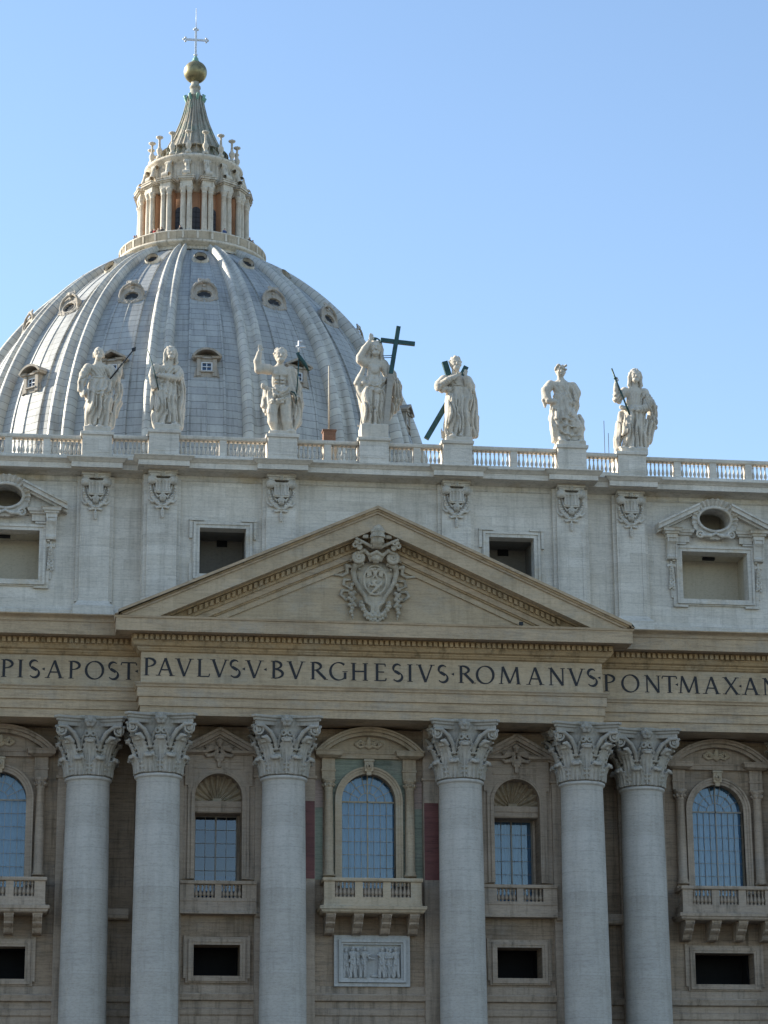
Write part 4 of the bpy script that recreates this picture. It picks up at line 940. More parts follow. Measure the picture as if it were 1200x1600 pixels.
s_.seg((-.48, -.36, -.50), (.48, -.36, -.50), .07); s_.tube([(-.5, -.28, -1.38), (-.25, -.30, -1.42), (0, -.30, -1.40), (.25, -.30, -1.42), (.5, -.28, -1.38)], .06, .02)
s_.ell((0, -.16, -1.74), (.21, .22, .26), k=.01); s_.ell((0, -.37, -1.74), (.05, .08, .07)); s_.ell((-.09, -.36, -1.66), (.05, .05, .035), cut=True, k=.02); s_.ell((.09, -.36, -1.66), (.05, .05, .035), cut=True, k=.02); s_.tube([(-.22, -.2, -1.62), (0, -.28, -1.50), (.22, -.2, -1.62)], .07)
s_.box((0, -.30, -.14), (.13, .18, .16)); s_.seg((0, -.10, -2.3), (0, -.10, -2.6), .05); s_.seg((0, -.12, -2.66), (0, -.12, -3.05), .13, .10)
ACAP = s_.mesh('pilaster_capital')
def attic_pilaster(xc, yf, yb, side):
    m = MB(); hw = 1.0
    m.stack(xc-hw, xc+hw, yf, yb, [(42.0, .36), (42.9, .36), (42.95, .30), (43.10, .16), (43.2, .10), (43.3, 0), (52.05, 0)])
    m.box(xc-hw-.24, xc-hw-.001, yf+.22, yb, 43.3, 52.05); m.box(xc+hw+.001, xc+hw+.24, yf+.22, yb, 43.3, 52.05)
    for q in (-1, 1): m.box(xc+q*.80-.06, xc+q*.80+.06, yf-.03, yf-.001, 43.6, 49.0)
    p = fpart(m, 'attic_pilaster', 'attic')
    link('pilaster_capital', ACAP, 'trim', p, (xc, yf-.02, 52.06))
    return p
AP = [(s*x, AC-.50, AC-.003) for x in (6.05, 14.10) for s in (-1, 1)]+[(s*x, AS-.50, AS-.003) for x in (18.56, 30.5) for s in (-1, 1)]
for x, a, b in AP: attic_pilaster(x, a, b, 0)
# attic base and cornice
m = MB()
m.stack(-XE, XE, AC, AC+.4, [(41.0, .25), (42.7, .25), (42.75, .12), (43.0, .08), (43.02, .003)], 0, 0)
for s in (-1, 1):
    a, b = sorted((s*(XE+.004), s*XO)); m.stack(a, b, AS, AS+.4, [(41.0, .25), (42.7, .25), (42.75, .12), (43.0, .08), (43.02, .003)], 0, 0)
fpart(m, 'attic_base', 'attic')
THR = [(51.72, .03), (51.78, .10), (51.86, .05), (52.10, .06), (52.14, .24), (52.20, .42), (52.26, .80)]
COR = [(52.262, 1.05), (52.255, 1.42), (52.255, 1.46), (52.62, 1.46), (52.64, 1.52), (52.74, 1.62), (52.86, 1.80), (52.90, 1.80), (53.02, .6)]
m = MB(); c = MB()
m.stack(-XE, XE, AC, AC+1.0, THR, 0, 0); c.stack(-XE, XE, AC, AC+1.0, COR, 0, 0)
for s in (-1, 1):
    a, b = sorted((s*(XE+.003), s*XO)); m.stack(a, b, AS, AS+1.0, [(z-.006, p) for z, p in THR], 0, 0); c.stack(a, b, AS, AS+1.0, [(z-.006, p) for z, p in COR], 0, 0)
for x, a, b in AP:
    dz = .009 if abs(x) < 16 else .003
    m.stack(x-.62, x+.62, a, b, [(52.13+dz, .28), (52.15+dz, .32), (52.28+dz, .40)], 1, 1)
    m.stack(x-.62, x+.62, a, b, [(52.06+dz, .02), (52.11+dz, .22), (52.125+dz, .28)], 1, 1)
    c.stack(x-.42, x+.42, a, b, [(52.29+dz, .6), (52.283+dz, 1.30), (52.64+dz, 1.30), (52.66+dz, 1.36), (52.76+dz, 1.46), (52.90+dz, 1.62), (52.95+dz, 1.62), (53.06+dz, .7)], 1, 1)
    c.stack(x-1.0, x+1.0, a, b, [(53.061+dz, .45), (53.14+dz, .45)], 0, 0) if False else None
fpart(m, 'attic_frieze', 'trim'); fpart(c, 'attic_cornice', 'attic')

# flat roof behind the attic
m = MB(); m.box(-XO, XO, AC+1.0, 42.0, 52.4, 52.7); m.box(-XO, XO, 41.0, 42.0, 4.0, 52.39); fpart(m, 'roof_terrace', 'roof')

# ---- coat of arms in the pediment
s_ = Sculpt((-3.2, -2.25, -3.35), (3.2, .15, 3.45), .040)
U = .0432/6.667; 
def C2(u, v, d=0.0): return ((u-565)*U, -d*U*1.25-1.15*min(1, max(0, (560-v)/330)), (575-v)*U*1.06-.26*min(1, max(0, (560-v)/330)))
def both(fn):
    for q in (-1, 1): fn(q)
def CM(u, v, d, q): x, y, z = C2(u, v, d); return (x*q, y, z)
# cartouche
s_.ell(C2(565, 640, 0), (1.15, .34, 1.45)); s_.ell(C2(565, 560, 0), (1.35, .30, .85)); s_.ell(C2(565, 800, 0), (.75, .28, 1.0)); s_.ell(C2(565, 900, 0), (.45, .25, .55))
s_.ell(C2(565, 645, 45), (.72, .24, .97), cut=True, k=.02)
s_.ell(C2(565, 645, 20), (.68, .14, .93), k=.02)
for i in range(40):
    t, t2 = 2*PI*i/40, 2*PI*(i+1)/40
    s_.seg((.76*math.cos(t), -.36, C2(0, 645)[2]+1.0*math.sin(t)), (.76*math.cos(t2), -.36, C2(0, 645)[2]+1.0*math.sin(t2)), .075, k=.03)
# eagle over dragon
s_.ell(C2(565, 570, 50), (.13, .12, .22)); s_.ell(C2(562, 535, 56), (.08, .09, .09)); s_.seg(C2(560, 535, 62), C2(545, 540, 62), .03)
both(lambda q: (s_.tube([CM(575, 570, 50, q), CM(600, 540, 52, q), CM(640, 545, 50, q)], [.08, .10, .04]), [s_.seg(CM(610+i*12, 548, 50, q), CM(604+i*13, 605+4*i, 46, q), .055, .03, .02) for i in range(4)], s_.seg(CM(572, 600, 48, q), CM(590, 630, 46, q), .06, .04)))
s_.tube([C2(530, 770, 48), C2(560, 745, 52), C2(590, 715, 52), C2(555, 690, 52), C2(545, 665, 52), C2(575, 655, 54)], [.05, .11, .12, .11, .09, .07], .03); s_.tube([C2(580, 720, 48), C2(620, 690, 50), C2(640, 650, 46)], [.09, .12, .04]); s_.tube([C2(540, 700, 48), C2(505, 685, 48), C2(495, 720, 46)], [.08, .08, .04]); s_.tube([C2(545, 750, 48), C2(515, 790, 46)], .06); s_.tube([C2(590, 760, 48), C2(620, 790, 46)], .06)
def side(q):
    # outer scrolls
    s_.tube([CM(700, 480, 25, q), CM(770, 500, 30, q), CM(790, 560, 28, q), CM(770, 650, 28, q), CM(720, 740, 28, q), CM(670, 800, 28, q), CM(650, 860, 28, q), CM(600, 900, 26, q), CM(585, 960, 24, q)], [.14, .20, .18, .16, .15, .14, .13, .12, .10], .04)
    s_.tube([CM(700, 500, 40, q), CM(745, 560, 42, q), CM(730, 640, 42, q), CM(690, 720, 40, q), CM(640, 790, 40, q), CM(600, 850, 40, q)], .065, .03, cut=True)
    s_.ell(CM(728, 540, 45, q), (.10, .1, .1)); s_.ring(CM(745, 420, 34, q), .32, .14); s_.ring(CM(745, 420, 44, q), .13, .10); s_.tube([CM(745, 370, 30, q), CM(690, 350, 35, q), CM(640, 390, 35, q), CM(620, 450, 34, q)], [.12, .13, .12, .08])
    s_.tube([CM(810, 440, 20, q), CM(830, 455, 16, q)], [.12, .05])
    # keys
    s_.bar = None
    s_.seg(CM(600, 320, 40, q), CM(780, 240, 45, q), .12, .10); 
    for a in range(3):
        an = 2.2+a*2.09; s_.ring(CM(760+30*math.cos(an), 300+30*math.sin(an), 48, q), .13, .075)
    s_.seg(CM(735, 330, 46, q), CM(790, 270, 46, q), .09)
    s_.box(CM(685, 213, 30, q), (.20, .12, .13), rnd=.05)
    # ribbons
    s_.tube([CM(800, 510, 12, q), CM(860, 500, 14, q), CM(850, 570, 14, q), CM(900, 600, 14, q), CM(975, 590, 10, q), CM(1010, 600, 8, q)], [.10, .13, .12, .10, .08, .03], .03)
    s_.tube([CM(820, 640, 12, q), CM(880, 640, 14, q), CM(890, 690, 14, q), CM(830, 720, 14, q)], [.07, .10, .09, .06]); s_.tube([CM(830, 750, 12, q), CM(900, 750, 14, q), CM(920, 790, 14, q), CM(860, 840, 12, q), CM(820, 830, 12, q)], [.07, .11, .10, .09, .05])
    # hanging fruit
    for i, (u, v, r) in enumerate([(800, 690, 22), (815, 730, 24), (780, 770, 24), (820, 780, 24), (800, 800, 26), (780, 830, 24), (835, 830, 22), (805, 850, 24), (790, 885, 26), (830, 895, 22), (800, 930, 24), (770, 900, 18), (810, 965, 24), (800, 1000, 16), (795, 1025, 10)]):
        s_.ell(CM(u, v, 24, q), (r*U, r*U*1.1, r*U), k=.02)
    # garland under the shield
    for u, v, r in [(710, 870, 24), (715, 905, 22), (690, 905, 22), (680, 940, 24), (660, 970, 26), (670, 1000, 20), (630, 990, 28), (600, 1005, 26), (640, 1025, 20), (610, 1040, 20), (700, 940, 16)]:
        s_.ell(CM(u, v, 34, q), (r*U, r*U*1.2, r*U), k=.02)
    s_.tube([CM(590, 910, 26, q), CM(600, 960, 26, q), CM(570, 970, 26, q)], .10)
both(side)
for u, v, r in [(565, 1000, 28), (560, 1040, 26), (545, 1055, 18), (585, 1058, 18)]: s_.ell(C2(u, v, 38), (r*U, r*U*1.2, r*U), k=.02)
# head under the tiara, and the tiara itself
s_.ell(C2(565, 420, 40), (.36, .30, .34)); s_.ell(C2(565, 440, 75), (.07, .1, .1)); both(lambda q: s_.ell(CM(585, 420, 78, q), (.07, .08, .05), cut=True, k=.02)); s_.tube([C2(510, 395, 50), C2(565, 370, 62), C2(620, 395, 50)], .12); s_.ell(C2(565, 470, 55), (.2, .16, .08))
s_.tube([C2(565, 285, 50), C2(565, 250, 52), C2(568, 200, 52), C2(572, 150, 46), C2(576, 115, 40)], [.36, .42, .44, .38, .22], .03)
for v, r in ((275, .41), (225, .47), (172, .43)):
    s_.ring(C2(568, v, 50), r, .06, axis=2)
    for i in range(9):
        a = -PI*.95+PI*.9*i/8-.0; s_.ell((C2(568, v, 50)[0]+r*math.cos(a), C2(568, v, 50)[1]+r*math.sin(a), C2(0, v)[2]+.10), (.055, .055, .09), k=.02)
s_.seg(C2(578, 105, 40), C2(579, 82, 40), .06); s_.ell(C2(579, 88, 40), (.10, .10, .10))
arms = sculpt_obj('coat_of_arms', s_, 'arms', FAC, (.0, -2.42, 44.8-4))
arms['label'] = 'carved papal coat of arms with crossed keys, tiara, eagle and dragon'

# ================================================================== ROOF BALUSTRADE
BAL = thing('roof_balustrade', 'pale stone balustrade running along the top edge of the facade below the statues', 'balustrade', (0, AC, 53.0))
PX = [(s*x, AC) for x in (6.05, 14.10) for s in (-1, 1)]+[(0.25, AC)]+[(s*x, AS) for x in (18.58, 30.5) for s in (-1, 1)]
BZ = Vector((0, -AC, -53.0))
def bpart(mb, name, m='attic'): return mb.build(name, m, BAL, BZ)
for x, y in PX:
    m = MB(); m.stack(x-1.0, x+1.0, y-1.5, y+.5, [(53.0, .06), (53.18, .06), (53.2, 0), (54.62, 0), (54.64, .05), (54.68, .12), (54.86, .14), (54.90, .10)]); 
    m.box(x-.78, x+.78, y-1.52, y-1.505, 53.42, 54.42)
    bpart(m, 'pedestal')
spots = []
def span(xa, xb, y, groups, pier=.52):
    """balusters in groups between two pedestals with solid piers between the groups"""
    m = MB(); b = MB(); m.stack(xa, xb, y-1.05, y-.42, [(54.42, 0), (54.46, .06), (54.60, .10), (54.68, .08)], 0, 0); b.stack(xa, xb, y-1.12, y-.36, [(52.95, 0), (53.22, 0), (53.30, -.04)], 0, 0)
    bpart(m, 'rail'); 
    n = sum(groups); free = (xb-xa)-pier*(len(groups)-1); st = free/n; x = xa
    for gi, k in enumerate(groups):
        for i in range(k): spots.append((x+st*(i+.5), y-.735, 53.30))
        x += st*k
        if gi < len(groups)-1: b.box(x+.02, x+pier-.02, y-1.03, y-.44, 53.302, 54.418); x += pier
    bpart(b, 'plinth')
span(-13.05, -7.1, AC, [9, 9]); span(7.1, 13.05, AC, [9, 9]); span(-5.0, -.8, AC, [6, 6]); span(1.3, 5.0, AC, [6, 5])
for s in (-1, 1):
    a, b = sorted((s*15.15, s*17.5)); span(a, b, AC if False else (AC+AS)/2, [8] if s > 0 else [8])
    a, b = sorted((s*19.65, s*29.4)); span(a, b, AS, [7, 7, 7, 7])
rb = MB(); rb.lathe([(z*1.15, r*.80) for z, r in balp], n=12); rbm = None
vis = sorted(spots, key=lambda p: abs(p[0]-1.5))
BM_ = MB(); extra = 0
for i, (x, y, z) in enumerate(vis):
    if i < 100:
        if rbm is None:
            o = rb.build('baluster', 'attic', BAL, (x, y-AC, z-53.0)); rbm = o.data
        else:
            o = bpy.data.objects.new('baluster', rbm); COL.objects.link(o); o.parent = BAL; o.location = (x, y-AC, z-53.0)
    else: BM_.lathe([(q*1.15, r*.80) for q, r in balp], x, y, z, 12)
o = bpart(BM_, 'end_balusters'); o['kind'] = 'stuff'

# ================================================================== DOME
DX, DY = 0.10, 190.57
RD, ED, ZD = 45.45, 10.9, 101.25
DOME = thing('basilica_dome', 'great ribbed grey lead dome crowned by a stone lantern, gilt ball and cross', 'dome', (DX, DY, 90))
DZ = 90.0
def dr(t): return RD*math.cos(t)-ED
def dz(t): return ZD+RD*math.sin(t)-DZ
def tz(z): return math.asin((z-ZD)/RD)
T0, T1 = tz(95.0), tz(141.25)
def shelloff(d):                 # d: degrees from the middle of a gore
    d = abs(d); h = 0.0
    if d < 4.45: h = .16
    if d < .22 or abs(d-4.1) < .25: h = .27
    return h
degs = []
for k in range(16):
    for d in (-11.25, -9, -7.6, -6.0, -4.6, -4.46, -4.44, -4.36, -4.34, -3.86, -3.84, -2.0, -.24, -.22, .0, .22, .24, 2.0, 3.84, 3.86, 4.34, 4.36, 4.44, 4.46, 4.6, 6.0, 7.6, 9): degs.append((k*22.5, d))
nr = 64; na = len(degs); V = []; UV = []
for j in range(nr+1):
    t = T0+(T1-T0)*j/nr; r, z = dr(t), dz(t); sc1 = .45+.55*r/35
    for base, d in degs:
        o = shelloff(d)*sc1; a = R(base+d); rr = r+o*math.cos(t)
        V.append((rr*math.sin(a), -rr*math.cos(a), z+o*math.sin(t))); UV.append(((base+d)*.575, RD*t))
F = [(j*na+i, j*na+(i+1) % na, (j+1)*na+(i+1) % na, (j+1)*na+i) for j in range(nr) for i in range(na)]
m = MB(); m.add(V, F); m.uv = UV
m.build('lead_shell', 'lead', DOME)
# ribs
cs = [(-1, -.1), (-1, .22), (-.94, .46), (-.82, .66), (-.64, .76), (-.46, .72), (-.32, .58), (-.24, .40), (-.10, .36), (.10, .36), (.24, .40), (.32, .58), (.46, .72), (.64, .76), (.82, .66), (.94, .46), (1, .22), (1, -.1)]
V = []; UV = []; nc = len(cs)
for j in range(nr+1):
    t = T0+(T1-T0)*j/nr; r, z = dr(t), dz(t); sc1 = .50+.50*r/35
    for q, (c, h) in enumerate(cs):
        a = R(c*3.1*(1.0+.12*(1-r/35))); o = h*1.95*sc1; rr = r+o*math.cos(t); V.append((rr*math.sin(a), -rr*math.cos(a), z+o*math.sin(t))); UV.append((c*1.0+.5, RD*t))
m = MB(); m.add(V, [(j*nc+i, j*nc+i+1, (j+1)*nc+i+1, (j+1)*nc+i) for j in range(nr) for i in range(nc-1)], True); m.uv = UV
rib = m.build('rib', 'leadrib', DOME); rib.rotation_euler.z = R(11.25)
for k in range(1, 16):
    o = rib.copy(); COL.objects.link(o); o.rotation_euler.z = R(11.25+22.5*k)
m = MB(); m.lathe([(-86, 31), (-8, 31), (-8, 33.5), (-6, 34.5), (4.5, 34.6), (5.5, 35.3)], n=64); m.build('drum', 'lantern', DOME)

# dormers (lowest row): alternately round and pointed pediments
def dormer(k, proto={}):
    kind = k % 2; a = R(22.5*k)
    if kind in proto:
        o = copy_tree(proto[kind], DOME); o.rotation_euler.z = a; return o
    zb = 114.4; y0 = -(dr(tz(zb))+.5); z = zb-DZ; m = MB()
    m.box(-1.35, -.78, y0, y0+4, z-.3, z+2.15); m.box(.78, 1.35, y0, y0+4, z-.3, z+2.15); m.box(-.78, .78, y0+.15, y0+4, z-.4, z+.42); m.box(-.78, .78, y0+.15, y0+4, z+1.75, z+2.15)
    m.box(-.95, .95, y0-.12, y0+.14, z+.22, z+.40)
    for s in (-1, 1): a0, b0 = sorted((s*.85, s*1.72)); m.stack(a0, b0, y0-.15, y0+4, [(z+2.153, 0), (z+2.2, .14), (z+2.42, .22), (z+2.46, .28)])
    m.box(-.85, .85, y0-.08, y0+3, z+2.153, z+2.40)
    if kind == 0:
        Rr = 2.35; zc = z+3.62-Rr; aa = math.asin(.86)
        m.arcband(0, zc, Rr-.30, Rr, y0-.42, y0+4, PI/2-aa, PI/2+aa, 20)
    else:
        for s in (-1, 1): m.prism([(0, z+3.72), (s*2.05, z+2.62), (s*2.05, z+2.34), (0, z+3.36)], y0-.42, y0+4)
    for s in (-1, 1): m.prism([(s*1.36, z-.3), (s*1.75, z-.5), (s*1.62, z+.3), (s*1.37, z+1.0)], y0+.1, y0+1.2)
    d = m.build('dormer_window', 'dormer', DOME)
    c = MB(); c.box(-1.5, 1.5, y0+.9, y0+3.5, z+2.47, z+2.9) ; c.build('tympanum_back', 'dormer', d)  # recessed block of dormer stone closing the back of the pediment
    p = MB()
    for s in (-1, 1): a0, b0 = sorted((s*.58, s*.78)); p.box(a0, b0, y0+.22, y0+.40, z+.42, z+1.75)
    p.box(-.58, .58, y0+.22, y0+.40, z+1.58, z+1.75); p.box(-.58, .58, y0+.22, y0+.40, z+.42, z+.58); p.box(-.05, .05, y0+.25, y0+.38, z+.58, z+1.58); p.box(-.58, .58, y0+.26, y0+.37, z+1.04, z+1.13)
    p.build('frame', 'paleiron', d)
    g_ = MB(); g_.box(-.6, .6, y0+.42, y0+.46, z+.5, z+1.7); g_.build('pane', 'glassblue', d)
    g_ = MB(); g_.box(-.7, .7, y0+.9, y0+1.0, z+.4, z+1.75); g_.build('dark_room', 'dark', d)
    proto[kind] = d; d.rotation_euler.z = a; return d
for k in range(-4, 4): dormer(k)
# scrolled oculi (middle row)
s_ = Sculpt((-2.3, -.8, -2.3), (2.3, 2.7, 2.5), .05)
sl, X, Y, Z = s_.sub((-3, -3, -3), (3, 3, 3)); X, Y, Z = np.broadcast_arrays(X+0*Y+0*Z, Y+0*X+0*Z, Z+0*X+0*Y)
f = (np.sqrt((X/1.62)**2+((Z-.1)/1.65)**2)-1)*1.5; f = np.maximum(f, np.maximum(-.22-Y, Y-2.5)); s_.put(sl, f*.8, .05)
for q in (-1, 1):
    s_.tube([(q*1.65, -.1, -.75), (q*1.72, -.22, .0), (q*1.55, -.36, .7), (q*1.15, -.5, 1.25), (q*.65, -.55, 1.55), (q*.2, -.55, 1.8)], [.14, .2, .2, .18, .16, .14], .05)
    s_.ring((q*1.62, -.15, -.80), .26, .12); s_.tube([(q*1.45, -.15, -.95), (q*1.1, -.2, -1.25), (q*.65, -.22, -1.2), (q*.35, -.25, -1.45), (0, -.22, -1.65)], [.18, .2, .18, .2, .16], .05)
    s_.ell((q*.72, -.2, -1.5), (.28, .2, .22)); s_.ell((q*.35, -.5, 1.95), (.3, .2, .2))
s_.ell((0, -.5, 1.80), (.40, .3, .36)); s_.ring((-.55, -.5, 1.95), .22, .12); s_.ring((.55, -.5, 1.95), .22, .12); s_.ell((0, -.3, 1.15), (.25, .16, .2)); s_.seg((-1.2, -.12, .62), (1.2, -.12, .62), .14, k=.1)
s_.ell((0, -.3, -.28), (1.16, .60, .76), k=.02, cut=True)
for i in range(40):
    t, t2 = 2*PI*i/40, 2*PI*(i+1)/40; s_.seg((1.16*math.cos(t), -.2, -.28+.78*math.sin(t)), (1.16*math.cos(t2), -.2, -.28+.78*math.sin(t2)), .11, k=.03)
OCU = s_.mesh('oculus_window')
s_ = Sculpt((-1.4, -.6, -1.4), (1.4, 2.6, 1.4), .05)
s_.seg((0, .0, 0), (0, 2.4, 0), 1.10, 1.12); s_.ring((0, -.02, 0), 1.0, .21); s_.ring((0, .20, 0), 1.15, .14); s_.seg((0, -.5, 0), (0, .10, 0), .80, .80, cut=True, k=.01)
ROS = s_.mesh('round_window')
def oculus(k, me, nm, zc, tilt, r, bars, extra, proto={}):
    a = R(22.5*k); t = tz(zc); o = link(nm, me, 'dormer' if nm == 'oculus_window' else 'lantern', DOME)
    rr = dr(t)+extra; o.location = (rr*math.sin(a), -rr*math.cos(a), zc-DZ); o.rotation_euler = (R(-tilt), 0, a)
    key = nm
    if key not in proto:
        m = MB(); rx, rz, cz = r
        pts = [(rx*math.cos(q), cz+rz*math.sin(q)) for q in np.linspace(0, 2*PI, 25)[:-1]]; m.prism(pts, .07 if key == 'oculus_window' else .06, .13)
        b = MB()
        for i in range(bars):
            z = cz+rz*(-.8+1.6*i/(bars-1)); h = rx*math.sqrt(max(.05, 1-((z-cz)/rz)**2)); b.box(-h, h, -.02 if key == 'oculus_window' else -.04, .05 if key == 'oculus_window' else .04, z-.05, z+.02)
        proto[key] = (m.build('louvred_pane', 'louvre', o), b.build('louvre_bars', 'iron', o))
    else:
        for c in proto[key]: q = c.copy(); COL.objects.link(q); q.parent = o
for k in range(-4, 5):
    oculus(k, OCU, 'oculus_window', 128.7, 16, (1.14, .75, -.28), 6, .45)
    oculus(k, ROS, 'round_window', 137.0, 26, (.85, .85, 0), 5, .45)

# ------------------------------------------------------------------ lantern
core = MB(); core.lathe([(51.2, 11.3), (51.4, 10.6), (52.0, 10.4), (52.05, 10.55), (52.2, 10.9), (52.35, 11.0), (52.4, 11.25), (52.75, 11.32), (52.85, 11.0), (52.9, 10.95)], n=96)
lan = core.build('lantern', 'lantern', DOME)
def lp(mb, nm, m): return mb.build(nm, m, lan)
m = MB(); m.lathe([(52.91, 10.9), (54.05, 10.9), (54.08, 11.05), (54.28, 11.05), (54.3, 10.55), (54.28, 10.5), (53.0, 10.5), (52.92, 10.5)], n=96)
for k in range(64):
    a = 2*PI*k/64
    if k % 2 == 0:
        b = MB(); 
        x, y = 10.92*math.sin(a), -10.92*math.cos(a); ca, sa = math.cos(a), math.sin(a)
        v = [(x+ca*u-sa*-w_, y+sa*u+ca*-w_, z) for z in (53.0, 54.1) for w_ in (0, .12) for u in (-.16, .16)]
        m.add(v, [(0, 2, 3, 1), (4, 5, 7, 6), (0, 1, 5, 4), (2, 6, 7, 3), (0, 4, 6, 2), (1, 3, 7, 5)])
lp(m, 'parapet', 'lantern')
m = MB(); m.lathe([(52.9, 6.3), (66.0, 6.2)], n=64); lp(m, 'stucco_drum', 'stucco')
m = MB(); m.lathe([(52.92, 10.48), (53.2, 10.48), (53.22, 6.2)], n=64); lp(m, 'walkway', 'lantern')
def radial(mb, a, r0, r1, hw, z0, z1):
    ca, sa = math.cos(a), math.sin(a); v = []
    for z in (z0, z1):
        for r_ in (r0, r1):
            for u in (-hw, hw): v.append((r_*sa+u*ca, -r_*ca+u*sa, z))
    mb.add(v, [(0, 2, 3, 1), (4, 5, 7, 6), (0, 1, 5, 4), (2, 6, 7, 3), (0, 4, 6, 2), (1, 3, 7, 5)])
colp = [(0, .50), (.25, .50), (.27, .44), (.42, .46), (.5, .45), (.6, .43), (3.5, .42), (6.1, .37), (6.15, .42), (6.25, .42), (6.3, .38), (6.5, .40), (6.75, .50), (6.95, .56), (7.1, .56)]
cme = None; wme = None; kme = None; vme = None
sv = Sculpt((-.6, -1.6, -.1), (.6, 1.2, 3.4), .06)
sv.tube([(0, .3, 3.0), (0, -.1, 2.6), (0, -.35, 1.8), (0, -.6, 1.1), (0, -1.05, .55)], [.35, .42, .38, .36, .36], .06); sv.seg((-.36, -1.0, .55), (.36, -1.0, .55), .5); sv.seg((-.34, -.1, 2.75), (.34, -.1, 2.75), .4); sv.box((0, .6, 1.4), (.36, .7, 1.4))
for q in (-1, 1): sv.ring((q*.36, -1.0, .55), .26, .09, axis=0)
vol = sv.mesh('scroll_buttress')
for k in range(16):
    a = R(11.25+22.5*k)
    m = MB(); radial(m, a, 6.0, 7.55, .62, 52.95, 62.2); lp(m, 'buttress_pier', 'stucco')
    m = MB(); radial(m, a, 6.0, 8.62, 1.0, 52.95, 54.9); radial(m, a, 6.0, 8.70, 1.06, 54.903, 55.2); lp(m, 'pedestal', 'lantern')
    m = MB(); radial(m, a, 6.0, 8.50, .94, 62.3, 62.75); radial(m, a, 6.0, 8.42, .88, 62.753, 63.25); radial(m, a, 6.0, 8.62, 1.04, 63.253, 63.45); radial(m, a, 6.0, 8.85, 1.22, 63.453, 63.75); radial(m, a, 6.0, 8.95, 1.3, 63.753, 63.9); lp(m, 'entablature_block', 'lantern')
    for s in (-1, 1):
        if cme is None: c = MB(); c.lathe(colp, n=14); o = lp(c, 'column', 'lantern'); cme = o.data
        else: o = link('column', cme, None, lan)
        o.location = (8.02*math.sin(a)+s*.47*math.cos(a), -8.02*math.cos(a)+s*.47*math.sin(a), 55.203)
    o = link('scroll_buttress', vol, 'lantern', lan, (7.25*math.sin(a), -7.25*math.cos(a), 63.9)); o.rotation_euler.z = a
    if kme is None:
        c = MB(); c.lathe([(0, .46), (.45, .46), (.5, .30), (.75, .24), (.9, .30), (1.3, .46), (1.65, .43), (1.9, .25), (2.3, .19), (2.9, .16), (3.05, .18), (3.3, .16), (3.45, .40), (3.58, .55), (3.70, .55), (3.76, .3), (3.95, .1)], n=12); o = lp(c, 'candelabrum', 'lantern'); kme = o.data
    else: o = link('candelabrum', kme, None, lan)
    o.location = (6.55*math.sin(a), -6.55*math.cos(a), 68.3)
    # windows in the gaps
    b = R(22.5*k)
    if wme is None:
        w_ = MB(); pts = [(-.66, 54.2), (.66, 54.2)]+[(.66*math.cos(q), 59.2+.66*math.sin(q)) for q in np.linspace(0, PI, 14)]
        w_.prism(pts, -6.33, -6.0); o = lp(w_, 'window', 'louvre'); wme = o.data
        c = MB(); c.box(-.04, .04, -6.38, -6.332, 54.2, 59.8)
        for z in np.arange(55.0, 59.6, .8): c.box(-.64, .64, -6.36, -6.331, z-.03, z+.03)
        bars_ = c.build('glazing_bars', 'iron', o)
    else: o = link('window', wme, None, lan); q = bars_.copy(); COL.objects.link(q); q.parent = o
    o.rotation_euler.z = b
m = MB(); m.lathe([(62.2, 6.25), (62.3, 6.65), (63.2, 6.65), (63.25, 6.9), (63.5, 7.0), (63.7, 7.3), (63.88, 7.35), (63.9, 6.8), (67.0, 6.75), (67.1, 6.95), (67.4, 7.05), (67.6, 7.35), (67.95, 7.45), (68.1, 7.0), (68.3, 6.9), (68.32, 3)], n=80)
for k in range(32): radial(m, R(11.25*k+5.6), 6.6, 6.86, .28, 64.4, 66.6)
lp(m, 'lantern_attic', 'lantern')
# spire with hollow flutes
sp = [(68.3, 5.3), (69.2, 4.9), (70.3, 4.45), (71.5, 3.95), (73.0, 3.25), (74.5, 2.65), (76.0, 2.12), (77.5, 1.70), (79.0, 1.38), (80.0, 1.20), (80.6, 1.12)]
m = MB(); n = 128; V = []
for z, r in sp:
    for i in range(n):
        a = 2*PI*i/n; rr = r*(1+.055*math.cos(16*a)-.03*abs(math.cos(8*a))); V.append((rr*math.sin(a), -rr*math.cos(a), z))
m.add(V, [(j*n+i, j*n+(i+1) % n, (j+1)*n+(i+1) % n, (j+1)*n+i) for j in range(len(sp)-1) for i in range(n)], True); lp(m, 'spire', 'spirelead')
m = MB()
for k in range(16):
    a = R(11.25+22.5*k); m.tube([(r*1.06*math.sin(a), -r*1.06*math.cos(a), z) for z, r in sp], [.17*(.4+.6*r/5) for z, r in sp], 6)
for k in range(32):
    a = 2*PI*k/32; m.tube([(5.2*math.sin(a), -5.2*math.cos(a), 68.4), (5.2*math.sin(a), -5.2*math.cos(a), 70.6)], .045, 5)
m.lathe([(70.55, 5.16), (70.58, 5.24), (70.64, 5.24), (70.66, 5.16)], n=48)
lp(m, 'spire_ribs_and_railing', 'spirelead')
m = MB(); m.lathe([(80.5, 1.1), (80.6, 1.25), (80.8, .95), (81.6, .75), (81.9, .70), (82.0, .85), (82.3, .85), (82.6, .62), (83.1, .62)], n=24); lp(m, 'spire_neck', 'spirelead')
m = MB()
for k in range(8):
    a = PI/4*k+.2; m.tube([(1.05*math.sin(a), -1.05*math.cos(a), 79.4), (1.45*math.sin(a), -1.45*math.cos(a), 80.1), (1.62*math.sin(a), -1.62*math.cos(a), 80.5), (1.35*math.sin(a), -1.35*math.cos(a), 80.75)], [.16, .22, .24, .12], 8)
lp(m, 'spire_scrolls', 'verdigris')
